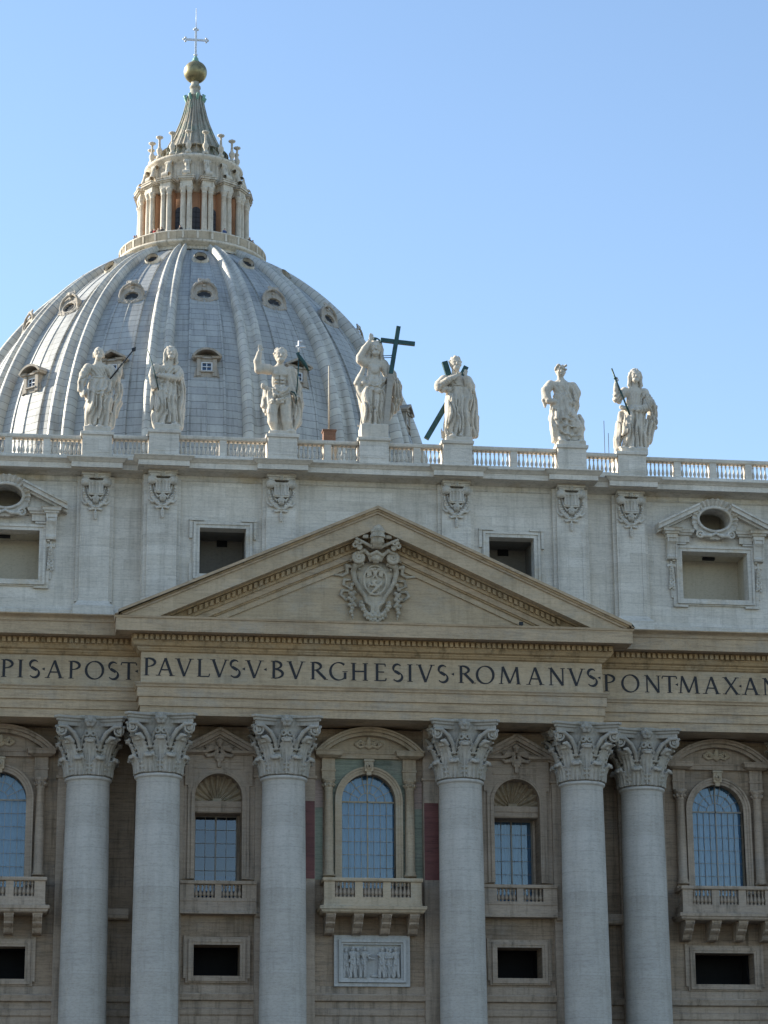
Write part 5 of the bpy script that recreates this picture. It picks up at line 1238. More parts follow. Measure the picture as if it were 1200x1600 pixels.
m = MB(); m.lathe([(84.75+1.78*math.sin(q), 1.78*math.cos(q)+.001) for q in np.linspace(-1.45, 1.5, 24)], n=40); lp(m, 'ball', 'gilt')
m = MB(); m.lathe([(86.45, .55), (86.6, .62), (86.8, .40), (87.0, .45), (87.3, .25), (87.5, .16)], n=16); lp(m, 'cross_base', 'verdigris')
m = MB(); m.box(-.15, .15, -.12, .12, 87.4, 92.0); m.box(-1.6, -.152, -.11, .11, 90.1, 90.4); m.box(.152, 1.6, -.11, .11, 90.1, 90.4)
for cx, cz, dx, dz_ in ((-1.6, 90.25, -1, 0), (1.6, 90.25, 1, 0), (0, 92.0, 0, 1), (0, 87.7, 0, -.4)):
    for p in ((dx*.25, dz_*.25), (dz_*.28, dx*.28), (-dz_*.28, -dx*.28)):
        m.lathe([(cz+p[1]+.19*math.sin(q), .19*math.cos(q)+.001) for q in np.linspace(-1.5, 1.5, 8)], cx+p[0], 0, 0, 10)
m.tube([(0, 0, 92.1), (0, 0, 95.6)], .05, 6); lp(m, 'cross', 'paleiron')

# visitors on the lantern walkway
s_ = Sculpt((-.5, -.4, 0), (.5, .4, 1.95), .05)
s_.seg((-.12, 0, .06), (-.13, 0, .9), .10, .14); s_.seg((.12, 0, .06), (.13, 0, .9), .10, .14); s_.ell((-.12, -.08, .06), (.09, .17, .07)); s_.ell((.12, -.08, .06), (.09, .17, .07))
s_.seg((0, 0, .9), (0, 0, 1.4), .21, .24, .08, .7); s_.seg((-.2, 0, 1.48), (.2, 0, 1.48), .12); s_.seg((0, 0, 1.5), (0, 0, 1.64), .07); s_.ell((0, -.01, 1.76), (.12, .14, .16)); s_.ell((0, -.15, 1.74), (.03, .04, .04))
for q in (-1, 1): s_.tube([(q*.29, 0, 1.46), (q*.36, .02, 1.16), (q*.30, -.18, .95)], [.09, .075, .055]); s_.ell((q*.28, -.22, .93), (.05, .07, .05))
pme = s_.mesh('person')
for nm, c in (('dark_clothes', (.03, .03, .035)), ('red_jacket', (.35, .03, .03)), ('blue_jacket', (.05, .08, .18)), ('beige_coat', (.35, .28, .2))): M[nm] = plain(nm, c, .9)
M['skin'] = plain('skin', (.5, .32, .24), .6); M['hair'] = plain('dark_hair', (.04, .03, .025), .8)
ppl = [(-57, 'dark_clothes', 1.0, 'person in dark clothes at the far left edge of the lantern walkway'), (-54, 'dark_clothes', .94, 'person in dark clothes just right of the leftmost visitor on the lantern walkway'), (-36, 'dark_clothes', 1, 'person in dark clothes left of the visitor in red on the lantern walkway'), (-33.2, 'red_jacket', .97, 'visitor in a red jacket leaning on the lantern parapet'), (-29.5, 'beige_coat', .95, 'visitor in a beige coat right of the one in red on the lantern walkway'), (-26.5, 'dark_clothes', 1, 'person in dark clothes right of the visitor in beige on the lantern walkway'), (-10.5, 'dark_clothes', .98, 'lone person in dark clothes in front of the lantern columns'), (27, 'blue_jacket', 1, 'visitor in a blue jacket right of the lantern centre'), (55, 'dark_clothes', 1, 'left one of two visitors at the right edge of the lantern walkway'), (60, 'dark_clothes', .95, 'person in dark clothes at the far right edge of the lantern walkway')]
for a, mt, sc1, lb in ppl:
    me = pme.copy(); me.materials.clear(); 
    for q in (mt, 'skin', 'hair', 'dark_clothes'): me.materials.append(M[q])
    zz = np.zeros(len(me.vertices)*3, np.float32); me.vertices.foreach_get('co', zz); zz = zz.reshape(-1, 3); mi = []
    for p in me.polygons:
        c = zz[list(p.vertices)].mean(0); i = 0
        if c[2] > 1.60: i = 2 if (c[2] > 1.80 or c[1] > .02) else 1
        elif c[2] < .99 and c[1] < -.17 and c[2] > .8: i = 1
        elif c[2] < .88: i = 3
        mi.append(i)
    me.polygons.foreach_set('material_index', mi)
    o = bpy.data.objects.new('person', me); COL.objects.link(o); b = R(a-3.7); o.location = (DX+10.25*math.sin(b), DY-10.25*math.cos(b), 143.22); o.rotation_euler.z = b+random.uniform(-.5, .5); o.scale = (sc1*1.12,)*3
    tag(o, lb, 'person', 'visitors on the lantern walkway')

# ================================================================== STATUES
class Fig:
    """one carved figure; coordinates are drawn on a grid of `sc` units per 4.32 cm, u right, v down, d towards the viewer"""
    def __init__(s, sc1, u0, v0, u_lo, u_hi, v_top, lean=0.0, depth=1.5, slab=.4):
        s.k = .0432/sc1; s.u0 = u0; s.v0 = v0; s.lean = lean; s.slab = slab
        lo = s.C(u_lo, v0); hi = s.C(u_hi, v_top)
        s.S = Sculpt((lo[0]-.2, -depth, -slab-.08), (hi[0]+.2, depth*.9, hi[2]+.15), .036)
    def C(s, u, v, d=0.0):
        z = (s.v0-v)*s.k*1.06; return ((u-s.u0)*s.k+s.lean*z, -d*s.k, z)
    def seg(s, a, b, ra, rb=None, k=8, sy=1.0, cut=False): s.S.seg(s.C(*a), s.C(*b), ra*s.k, (ra if rb is None else rb)*s.k, k*s.k, sy, cut)
    def tube(s, pts, r, k=8, sy=1.0, cut=False):
        r = r if isinstance(r, (list, tuple)) else [r]*len(pts)
        for i in range(len(pts)-1): s.seg(pts[i], pts[i+1], r[i], r[i+1], k, sy, cut)
    def ell(s, c, r, rot=0.0, k=8, cut=False): s.S.ell(s.C(*c), tuple(q*s.k for q in r), rot, k*s.k, cut)
    def skirt(s, vt, vb, ct, cb, wt, wb, dt, db, n=9, amp=6, ph=0., tw=0., k=10):
        a = s.C(ct[0], vt, ct[1]); b = s.C(cb[0], vb, cb[1]); s.S.skirt(a[2], b[2], a[:2], b[:2], wt*s.k, wb*s.k, dt*s.k, db*s.k, n, amp*1.7*s.k, ph, tw, k*s.k)
    def folds(s, lines, r=6, cut=False, k=5):
        for L in lines:
            P = [(s.C(u, v)[0], s.C(u, v)[2]) for u, v in L]
            if cut: s.S.fold(P, r*s.k*1.05, True, k*s.k*.5, .012)
            else: s.S.fold(P, r*s.k*1.6, False, k*s.k*.5, .0)
    def drape(s, v0, v1, u0=-1e6, u1=1e6, slant=0.0, wl=.30, amp=.04, bend=.25, ph=0.0):
        """fine cloth relief between heights v0 (top) and v1: warped parallel folds, steeper on one side like real pleats"""
        S = s.S; z1, z0 = s.C(0, v0)[2], s.C(0, v1)[2]; xa, xb = s.C(u0, s.v0)[0] if u0 > -1e5 else -99, s.C(u1, s.v0)[0] if u1 < 1e5 else 99
        sl, X, Y, Z = S.sub((max(xa, S.lo[0]), S.ax[1][0], z0), (min(xb, S.ax[0][-1]), S.ax[1][-1], z1)); X, Y, Z = np.broadcast_arrays(X+0*Y+0*Z, Y+0*X+0*Z, Z+0*X+0*Y)
        t = X+slant*Z+bend*np.sin(Z*1.15+ph)*.5+.10*np.sin(Z*2.7+X*2.2+ph*2)+.55*Y
        q = 2.0*np.abs(np.cos(t*PI/wl+ph))**4-.62+.35*np.sin(t*2*PI/(wl*1.9)+ph); env = .78+.22*np.sin(Z*1.3+X*2.0+ph)
        w_ = np.clip(np.minimum((z1-Z)/.25, (Z-z0)/.2), 0, 1)
        S.F[sl] += (1.3*amp*q*env*w_).astype(np.float32)
    def head(s, u, v, d, h, turn=0.0, beard=0.0, hair='short', tilt=0.0):
        """h = half height of the head"""
        s.ell((u, v, d), (.74*h, .88*h, .98*h), tilt); s.ell((u+turn*.2*h, v+.42*h, d+.18*h), (.52*h, .58*h, .55*h), tilt)
        f = lambda x, y, z: (u+(x+turn*.42)*h, v+y*h, d+z*h)
        s.seg(f(0, -.05, .88), f(0, .28, 1.02), .09*h, .13*h, 3)
        for q in (-1, 1):
            s.ell(f(q*.30, -.02, .86), (.15*h, .14*h, .09*h), k=3, cut=True); s.ell(f(q*.30, .03, .74), (.11*h, .10*h, .08*h), k=2)
            s.seg(f(q*.12, -.20, .86), f(q*.48, -.16, .70), .08*h, .06*h, 3); s.ell((u+q*.76*h, v+.08*h, d-.02*h), (.09*h, .16*h, .2*h), k=3); s.ell(f(q*.32, .30, .68), (.2*h, .16*h, .17*h), k=5)
        s.seg(f(-.18, .50, .86), f(.18, .50, .86), .05*h, k=2, cut=True); s.seg(f(-.14, .58, .84), f(.14, .58, .84), .07*h, k=3)
        if beard:
            s.ell(f(0, .72, .55), (.48*h, .42*h, .45*h*beard), k=5); s.tube([f(-.1, .8, .75), f(0, .9+.3*beard, .6)], [.22*h, .10*h]); s.tube([f(.15, .8, .7), f(.1, .85+.25*beard, .6)], [.2*h, .1*h]); 
            for q in (-1, 1): s.tube([f(q*.12, .46, .9), f(q*.32, .6, .78)], [.07*h, .05*h], 3)
        if hair == 'bald':
            for q in (-1, 1):
                for i in range(4): s.ell((u+q*.72*h, v-.1*h+.16*i*h, d-.25*h-.1*i*h), (.16*h, .3*h, .15*h), k=4)
        else:
            s.ell((u-.02*h, v-.22*h, d-.14*h), (.84*h, .94*h, .88*h), k=4); s.ell(f(0, .12, .95), (.50*h, .34*h, .60*h), k=6, cut=False) if False else None
            random.seed(int(u*7+v))
            for i in range(26):
                a = random.uniform(-2.4, 2.4); b = random.uniform(-.1, 1.3); x = math.sin(a)*math.cos(b); y = math.cos(a)*math.cos(b); z = math.sin(b)
                if y > .45 and z < .55: continue
                s.ell((u+x*.84*h, v-.22*h-z*.86*h, d-.14*h+y*.9*h), (.17*h, .17*h, .14*h), k=4)
            if hair == 'long':
                for q in (-1, 1):
                    s.tube([(u+q*.66*h, v-.45*h, d+.25*h), (u+q*.84*h, v+.1*h, d+.05*h), (u+q*.80*h, v+.7*h, d-.05*h), (u+q*.92*h, v+1.3*h, d+.05*h), (u+q*.80*h, v+1.7*h, d+.2*h)], [.22*h, .26*h, .27*h, .25*h, .12*h], 5)
                    s.tube([(u+q*.5*h, v+.2*h, d-.5*h), (u+q*.6*h, v+1.2*h, d-.5*h)], [.4*h, .35*h])
            if hair == 'curly':
                for i in range(22):
                    a = i*2.4; s.ell((u+.86*h*math.sin(a), v-.55*h-.42*h*math.cos(i*1.1), d+.15*h+.75*h*math.cos(a)), (.2*h, .2*h, .18*h), k=3)
    def hand(s, u, v, d, h, ang=0.0, curl=.3, side=1):
        """palm with four unequal fingers and a thumb; ang = direction of the fingers (0 = up, + = to the right)"""
        ca, sa = math.sin(ang), math.cos(ang); f = lambda x, y, z: (u+(x*sa+y*ca)*h, v-(y*sa-x*ca)*h, d+z*h)
        s.ell((u, v, d), (.34*h, .22*h, .40*h), ang, k=3)
        for x, L in ((-.26, .72), (-.09, .84), (.09, .80), (.26, .62)):
            s.tube([f(x, .28, 0), f(x*1.15, .28+L*.5, .10*curl), f(x*1.2, .28+L*(1-.35*curl), .5*curl)], [.12*h, .105*h, .085*h], 2)
        s.tube([f(side*.28, -.05, .05), f(side*.52, .22, .2), f(side*.5, .45, .28)], [.13*h, .11*h, .09*h], 3)
    def body(s, sh, waist, hips, rs=1.0, depth=.62, k=14, nude=False):
        """torso from shoulder line to hips: sh=((uL,v,d),(uR,v,d))"""
        (a, b) = sh; w_ = abs(b[0]-a[0])*.5; c = ((a[0]+b[0])/2, (a[1]+b[1])/2, (a[2]+b[2])/2); q_ = 0 if nude else 1
        s.seg((a[0]+.06*w_, a[1], a[2]), (b[0]-.06*w_, b[1], b[2]), .28*w_*rs, k=k); s.seg((c[0]-.3*w_, c[1]-.12*w_, c[2]-2), (c[0]+.3*w_, c[1]-.12*w_, c[2]-2), .26*w_, k=k)
        s.seg((c[0], c[1]+.30*w_, c[2]+2), (waist[0], waist[1]-.25*w_, waist[2]), (.84+.04*q_)*w_, (.66+.14*q_)*w_, k, depth)
        s.seg((waist[0], waist[1]-.2*w_, waist[2]), (hips[0], hips[1], hips[2]), (.66+.14*q_)*w_, (.76+.08*q_)*w_, k, depth)
        if nude:
            for q in (-1, 1): s.ell((c[0]+q*.36*w_, c[1]+.52*w_, c[2]+.40*w_), (.38*w_, .20*w_, .27*w_), k=8)
    def limb(s, pts, r, k=7, sy=1.0): s.tube(pts, r, k, sy)
    def foot(s, u, v, d, h, out=0.0):
        s.seg((u, v-.15*h, d-.2*h), (u+out*h, v-.05*h, d+.7*h), .26*h, .20*h, 5); s.ell((u+out*1.1*h, v-.02*h, d+.85*h), (.24*h, .26*h, .13*h), k=3); s.ell((u, v-.15*h, d-.35*h), (.22*h, .22*h, .22*h), k=4)
    def base(s, ua, ub, lump=True):
        x0 = s.C(ua, s.v0)[0]; x1 = s.C(ub, s.v0)[0]
        s.S.box(((x0+x1)/2, 0.0, -s.slab*.45-.02), ((x1-x0)/2, .82, s.slab*.55), rnd=.06, k=.06)
        if lump:
            random.seed(int(ua+ub))
            for i in range(12): s.S.ell((random.uniform(x0+.15, x1-.15), random.uniform(-.75, .6), .02), (.22, .2, .14), k=.12)
    def done(s, label, X, Y, mat='statue'):
        me = s.S.mesh('statue', 1500); o = link('statue', me, mat, None, (X, Y, 54.905+s.slab)); return tag(o, label, 'statue', 'statues along the roof balustrade')

# ---- A: bald bearded figure with a halberd, book held low
f = Fig(6, 310, 935, 90, 570, 120, lean=-.024, slab=.42)
f.base(185, 440)
f.seg((322, 280, 5), (318, 320, 0), 32, 36)
f.head(327, 214, 18, 64, .12, .9, 'bald')
f.body(((238, 345, 0), (425, 345, 0)), (335, 455, 4), (325, 560, 0))
f.limb([(226, 352, 0), (186, 420, 4), (168, 490, 10)], [46, 44, 40]); f.limb([(162, 500, 10), (158, 570, 22), (180, 622, 42)], [32, 29, 22]); f.hand(192, 628, 52, 46, 1.3, .6, -1)
f.S.box(f.C(222, 604, 58), (45*f.k, 14*f.k, 24*f.k), .22, .03, .02)
f.limb([(432, 352, 0), (470, 410, 6), (482, 462, 16)], [46, 44, 38]); f.limb([(488, 468, 16), (515, 410, 34), (532, 362, 42)], [38, 32, 22]); f.hand(535, 345, 46, 46, .3, .7, -1)
f.skirt(450, 640, (335, 4), (320, 4), 100, 118, 62, 84, 8, 5, .6, .8); f.skirt(560, 915, (322, 2), (318, -4), 108, 104, 74, 70, 10, 9, 1.2, .4)
f.limb([(285, 590, 30), (248, 745, 55), (232, 900, 15)], [58, 46, 36]); f.limb([(375, 600, 10), (392, 750, 18), (398, 900, 0)], [58, 48, 40])
f.foot(222, 925, 12, 48, -.2); f.foot(392, 925, 0, 44, .2)
f.tube([(498, 480, 10), (520, 560, 6), (505, 680, 2), (470, 790, 0), (440, 905, -4)], [36, 40, 42, 36, 26], 12, .8); f.tube([(450, 470, 24), (420, 560, 34), (430, 680, 30), (400, 800, 26), (395, 900, 16)], [22, 30, 34, 30, 22], 10)
f.folds([[(235, 540), (300, 590), (380, 575), (440, 500)], [(228, 580), (300, 622), (380, 615), (445, 560)], [(330, 620), (345, 700), (335, 760)], [(270, 630), (260, 720), (240, 830)], [(440, 640), (395, 760), (350, 900)], [(300, 660), (300, 760), (290, 900)], [(470, 520), (490, 640), (450, 800)], [(520, 500), (500, 620)], [(420, 620), (360, 720), (320, 790)]], 9)
f.folds([[(250, 455), (330, 470), (420, 455)], [(280, 640), (290, 760), (270, 900)], [(370, 650), (340, 760), (345, 900)], [(455, 540), (460, 700), (420, 880)], [(405, 700), (375, 820), (370, 900)], [(240, 600), (330, 640), (430, 590)], [(215, 440), (180, 470), (160, 470)], [(270, 380), (300, 440)], [(390, 380), (370, 440)], [(500, 520), (495, 600)]], 8, True)
f.drape(465, 925, wl=.34, amp=.05, slant=-.10, bend=.3, ph=.4); f.drape(330, 460, wl=.26, amp=.03, slant=.5, ph=1.); f.drape(560, 640, wl=.3, amp=.03, slant=.4, ph=2.)
A_ = f.done('leftmost statue, a bearded bald figure holding a small book low and a spear diagonally', -18.60, AS-.50)
m = MB(); p, q = Vector(f.C(432, 470, 70)), Vector(f.C(648, 185, 40)); m.tube([p, q], .05, 8); d = (q-p).normalized(); n_ = Vector((d.z, 0, -d.x))
m.add([q-d*.08+n_*.0+Vector((0, -.05, 0)), q+d*.12+n_*.17, q+d*.42, q+d*.12-n_*.17, q-d*.08+Vector((0, .05, 0)), q+d*.12+Vector((0, -.07, 0)), q+d*.12+Vector((0, .07, 0))], [(0, 1, 5), (0, 5, 3), (5, 1, 2), (5, 2, 3), (4, 6, 1), (4, 3, 6), (6, 2, 1), (6, 3, 2)])
m.build('spear', 'iron', A_)

# ---- B: cloaked long haired figure with a staff, forearm across the waist
f = Fig(6, 955, 905, 780, 1130, 120, lean=-.016, slab=.46)
f.base(850, 1085)
f.seg((1000, 280, 8), (985, 325, 0), 34, 40)
f.head(1002, 208, 18, 64, .16, .7, 'long', -.06)
f.body(((885, 350, 0), (1050, 345, 0)), (965, 470, 0), (955, 570, 0), 1.1)
f.limb([(865, 350, 2), (840, 420, 8), (838, 470, 14)], [50, 46, 38]); f.limb([(838, 470, 14), (845, 520, 30), (880, 548, 52)], [36, 32, 24]); f.hand(884, 552, 58, 44, .9, .8, 1)
f.limb([(1060, 355, 4), (1078, 410, 16), (1060, 450, 34)], [46, 42, 36]); f.limb([(1060, 450, 36), (970, 450, 66), (895, 438, 70)], [36, 32, 26], 6); f.hand(878, 438, 70, 44, -1.4, .6, 1)
f.skirt(460, 880, (955, 2), (965, -4), 100, 108, 64, 74, 10, 7, .2, .5)
f.limb([(925, 580, 26), (905, 720, 52), (900, 880, 18)], [58, 50, 38]); f.limb([(1005, 590, 4), (1015, 740, 12), (1020, 880, 0)], [58, 48, 42]); f.foot(890, 895, 14, 46, -.1); f.foot(1020, 895, 2, 44, .2)
f.tube([(1085, 370, -20), (1105, 520, -25), (1098, 700, -25), (1085, 890, -22)], [40, 42, 44, 42], 12, 1.1); f.tube([(855, 500, -20), (850, 640, -22), (850, 780, -20), (858, 890, -10)], [30, 32, 32, 28], 12)
f.folds([[(880, 590), (940, 570), (985, 620), (950, 700)], [(960, 600), (985, 740), (960, 880)], [(900, 620), (880, 740), (875, 880)], [(1020, 620), (1040, 760), (1045, 890)], [(940, 680), (925, 790), (935, 890)], [(1090, 420), (1108, 600), (1098, 860)], [(985, 640), (1005, 760), (1000, 890)]], 9)
f.folds([[(975, 640), (990, 760), (985, 880)], [(1065, 480), (1072, 650), (1068, 880)], [(920, 720), (945, 800), (955, 880)], [(870, 560), (860, 700)], [(940, 380), (960, 420)], [(900, 500), (980, 500), (1050, 490)], [(1035, 620), (1060, 760)]], 9, True)
f.drape(460, 895, wl=.33, amp=.055, slant=.05, bend=.25, ph=1.1); f.drape(330, 450, wl=.26, amp=.03, slant=-.5, ph=2.)
B_ = f.done('cloaked long haired statue, second from the left, with forearm across the waist and thin staff', -13.98, AC-.50)
m = MB(); m.tube([Vector(f.C(892, 600, 66)), Vector(f.C(838, 385, 80)), Vector(f.C(775, 195, 88))], .035, 6); m.build('staff', 'bronze', B_)

# ---- C: half naked figure with raised right hand, staff with banner and cross
f = Fig(4.2857, 255, 735, 60, 440, 90, lean=-.004, slab=.30)
f.base(165, 350)
f.seg((248, 265, 4), (245, 290, 0), 24, 28)
f.head(248, 208, 14, 52, .06, .6, 'short', .05)
f.body(((178, 300, 0), (312, 300, 0)), (240, 395, 2), (245, 470, 0), 1.0, .6, nude=True)
f.limb([(170, 300, 0), (128, 300, 14), (98, 312, 24)], [36, 34, 28]); f.limb([(98, 312, 24), (88, 258, 34), (100, 205, 40)], [28, 25, 18]); f.hand(104, 184, 42, 36, .1, .25, 1)
f.limb([(318, 305, 0), (330, 370, 4), (328, 420, 18)], [36, 34, 28]); f.limb([(328, 420, 18), (340, 450, 34), (345, 478, 44)], [27, 24, 18]); f.hand(346, 490, 46, 32, 2.9, .8, -1)
f.seg((240, 330, 26), (240, 400, 26), 5, k=4, cut=True); f.ell((240, 418, 38), (8, 8, 8), cut=True, k=3)
for q in (-1, 1):
    for i in range(3): f.ell((240+q*22, 375+i*22, 38), (18, 10, 9), k=6)
f.skirt(425, 545, (240, 2), (238, 2), 74, 86, 50, 58, 9, 6, .4, .9)
f.tube([(150, 430, -14), (150, 480, -14), (142, 545, -14), (158, 600, -16)], [14, 20, 22, 12], 10); f.ell((130, 412, -4), (14, 14, 22)); f.tube([(178, 470, 0), (150, 420, -4), (132, 425, -4)], [18, 12, 10], 8)
f.limb([(200, 520, 8), (192, 605, 18), (196, 655, 12), (208, 715, 2)], [44, 34, 34, 20]); f.limb([(280, 520, 8), (285, 605, 14), (290, 655, 8), (292, 712, 0)], [46, 35, 35, 21]); f.foot(204, 728, 6, 34, -.3); f.foot(298, 728, 6, 34, .3)
f.tube([(340, 300, -18), (362, 410, -20), (375, 520, -22), (365, 640, -22), (335, 705, -18)], [26, 34, 36, 30, 18], 12, .9); f.tube([(290, 560, -24), (300, 720, -24)], [40, 36], 10); f.tube([(240, 560, -30), (242, 715, -30)], [24, 26], 10)
f.folds([[(175, 490), (240, 485), (300, 440)], [(170, 530), (235, 525), (310, 500)], [(225, 490), (232, 560)], [(350, 380), (370, 520), (345, 680)], [(190, 440), (260, 470), (310, 420)]], 7)
f.folds([[(180, 510), (250, 508), (310, 470)], [(330, 520), (345, 600), (330, 690)], [(365, 430), (378, 560)], [(210, 500), (205, 545)], [(270, 500), (272, 545)], [(245, 560), (248, 700)]], 7, True)
f.drape(420, 550, wl=.30, amp=.02, slant=.25, ph=.3); f.drape(300, 715, 318, 400, wl=.34, amp=.05, slant=.15, ph=2.); f.drape(420, 620, 60, 165, wl=.24, amp=.035, ph=1.)
C_ = f.done('statue of a half naked figure raising its right hand beside a banner staff', -6.06, AC-.50)
m = MB(); m.tube([Vector(f.C(350, 545, 60)), Vector(f.C(366, 330, 56)), Vector(f.C(372, 190, 54))], .045, 6)
m.tube([Vector(f.C(440, 318, 50)), Vector(f.C(412, 270, 54)), Vector(f.C(380, 230, 54)), Vector(f.C(358, 195, 54))], [.06, .14, .16, .10], 8)
m.tube([Vector(f.C(318, 460, 52)), Vector(f.C(340, 470, 60)), Vector(f.C(362, 510, 58))], [.05, .07, .05], 6)
m.build('banner_staff', 'bronze', C_)
m = MB(); m.tube([Vector(f.C(372, 185, 54)), Vector(f.C(372, 112, 54))], .07, 6); m.tube([Vector(f.C(352, 152, 54)), Vector(f.C(416, 152, 54))], .07, 6); m.tube([Vector(f.C(372, 120, 54)), Vector(f.C(395, 112, 54))], [.1, .05], 6); m.build('staff_cross', 'paleiron', C_)

# ---- D: tallest statue with the big cross
f = Fig(4.2857, 855, 700, 700, 1060, 50, lean=.006, slab=.98)
f.base(768, 955, False); f.S.ell(f.C(800, 690, 10), (.35, .4, .2))
f.seg((872, 215, 4), (866, 245, 0), 24, 30)
f.head(872, 160, 12, 54, -.05, .7, 'long', .04)
f.body(((808, 255, 0), (928, 255, 0)), (862, 355, 2), (865, 440, 0), 1.0, .6, nude=True)
f.limb([(800, 258, 0), (772, 240, 12), (768, 222, 18)], [34, 32, 28]); f.limb([(768, 224, 18), (798, 170, 30), (826, 128, 38)], [28, 25, 18]); f.hand(836, 104, 40, 38, .2, .15, 1)
f.limb([(930, 262, 0), (962, 320, -4), (985, 380, 8)], [36, 34, 30]); f.limb([(985, 380, 8), (985, 370, 18), (978, 405, 40)], [28, 24, 18]); f.hand(975, 398, 46, 34, -.6, .8, -1)
f.ell((868, 310, 34), (30, 14, 30)); 
f.skirt(355, 480, (862, 2), (868, 2), 76, 98, 54, 64, 8, 6, .5, 1.0); f.skirt(440, 690, (868, 0), (855, -4), 90, 76, 64, 56, 10, 8, 1.0, .5)
f.limb([(825, 470, 24), (808, 580, 44), (802, 680, 16)], [46, 36, 26]); f.limb([(900, 480, 8), (905, 590, 16), (900, 685, 0)], [48, 38, 32]); f.foot(800, 695, 12, 36, -.2); f.foot(880, 696, 6, 34, .1)
f.tube([(770, 350, -4), (755, 400, 0), (775, 470, 4), (785, 520, 4)], [22, 26, 26, 18], 10); f.tube([(790, 300, 4), (765, 370, 10), (800, 410, 30), (880, 400, 40), (940, 370, 30)], [14, 22, 24, 22, 14], 10)
f.tube([(975, 290, -14), (1020, 400, -16), (1028, 490, -16), (1000, 560, -14), (970, 620, -14)], [30, 38, 36, 28, 16], 12, .8)
f.folds([[(800, 410), (870, 440), (940, 380)], [(805, 440), (880, 470), (945, 420)], [(850, 440), (870, 540), (820, 670)], [(900, 470), (870, 580), (860, 680)], [(790, 500), (800, 600), (790, 690)], [(930, 460), (905, 580), (900, 680)], [(1000, 380), (1015, 500)], [(830, 380), (830, 420)]], 7)
f.folds([[(850, 470), (845, 560), (810, 650)], [(830, 430), (900, 450), (940, 400)], [(885, 500), (850, 610), (845, 680)], [(990, 420), (995, 540)], [(920, 520), (890, 640)], [(812, 520), (812, 640)]], 7, True)
f.drape(345, 480, wl=.36, amp=.026, slant=-.35, bend=.1, ph=.8); f.drape(450, 690, wl=.34, amp=.055, slant=.28, bend=.3, ph=1.9); f.drape(290, 620, 955, 1060, wl=.3, amp=.05, ph=.2)
D_ = f.done('tallest statue, a robed figure raising its right hand beside a tall dark cross', .27, AC-.50)
m = MB(); m.bar(f.C(975, 342, 55), f.C(1030, 10, 45), .30, .26); m.bar(f.C(905, 108, 46), f.C(1003, 116, 46), .29, .22); m.bar(f.C(1028, 118, 46), f.C(1144, 126, 46), .29, .22); m.tube([f.C(920, 215, 40), f.C(985, 212, 48)], .03, 6); m.tube([f.C(925, 228, 40), f.C(985, 226, 48)], .03, 6)
m.build('cross', 'bronze', D_)
m = MB(); m.bar(f.C(940, 698, 50), f.C(974, 346, 55), .40, .30); m.build('cross_foot', 'capital', D_)
m = MB(); c = f.C(870, 122, -16); m.arcband(c[0], c[2], .47, .56, c[1]-.03, c[1]+.03, 0, 2*PI, 28); m.bar((c[0]-.02, c[1], c[2]+.1), (c[0]+.02, c[1], c[2]+.52), .30, .05); m.build('halo', 'bronze', D_)

# ---- E: old bearded figure embracing a diagonal cross
f = Fig(8.5714, 640, 1295, 300, 950, 130, lean=.014, slab=.36)
f.base(455, 830)
f.seg((615, 350, 10), (620, 420, 0), 52, 60)
f.head(612, 262, 28, 100, .10, .9, 'short', .05)
f.body(((470, 465, 0), (770, 460, 0)), (640, 620, 4), (640, 760, 0), 1.05, .62)
f.limb([(455, 480, 0), (385, 560, 30), (375, 600, 50)], [70, 66, 60]); f.limb([(390, 585, 50), (490, 520, 104), (590, 470, 118)], [58, 50, 34]); f.hand(620, 450, 124, 66, 1.1, .6, -1)
f.tube([(400, 560, 30), (440, 620, 40), (520, 630, 60)], [60, 50, 40], 12)
f.limb([(780, 480, 0), (825, 560, 14), (800, 620, 40)], [74, 66, 60]); f.limb([(800, 620, 40), (770, 540, 90), (745, 470, 110)], [54, 46, 36]); f.hand(740, 430, 112, 66, .05, .3, -1)
f.skirt(590, 1280, (640, 4), (640, -6), 140, 180, 96, 124, 11, 15, .9, .25); f.limb([(560, 760, 40), (545, 1000, 80), (530, 1240, 40)], [92, 78, 60]); f.limb([(720, 760, 20), (735, 1000, 30), (740, 1240, 10)], [90, 80, 70])
f.foot(495, 1275, 60, 70, -.3); f.foot(690, 1285, 30, 66, .1)
f.tube([(830, 540, -30), (860, 740, -40), (870, 960, -40), (880, 1200, -36)], [56, 66, 74, 66], 16, .9); f.tube([(790, 640, 60), (800, 760, 70), (790, 900, 50)], [40, 44, 30], 14)
f.folds([[(560, 660), (540, 860), (500, 1240)], [(640, 650), (640, 860), (590, 1270)], [(700, 690), (690, 900), (680, 1270)], [(760, 700), (760, 930), (750, 1270)], [(860, 700), (850, 960), (830, 1260)], [(520, 700), (500, 900), (480, 1200)], [(600, 700), (575, 1000), (550, 1260)], [(730, 900), (715, 1100), (720, 1270)]], 14)
f.folds([[(530, 590), (640, 582), (740, 590)], [(600, 720), (610, 900), (560, 1200)], [(670, 720), (660, 900), (635, 1270)], [(790, 730), (795, 960), (785, 1280)], [(730, 760), (725, 1000), (715, 1270)], [(520, 800), (520, 1000), (505, 1180)], [(880, 900), (870, 1200)], [(560, 520), (610, 560)]], 13, True)
f.drape(590, 1275, wl=.36, amp=.055, slant=.06, bend=.15, ph=.6); f.drape(460, 640, 300, 560, wl=.26, amp=.035, slant=.8, ph=1.4)
E_ = f.done('statue of an old bearded figure embracing a dark diagonal cross', 6.20, AC-.50)
m = MB(); m.bar(f.C(222, 1270, -78), f.C(600, 620, -70), .37, .30); m.bar(f.C(600, 620, -70), f.C(776, 265, -64), .37, .30); m.build('diagonal_beam', 'bronze', E_)
m = MB(); m.bar(f.C(462, 225, -10), f.C(545, 470, -30), .40, .30); m.build('crossing_beam', 'bronze', E_)

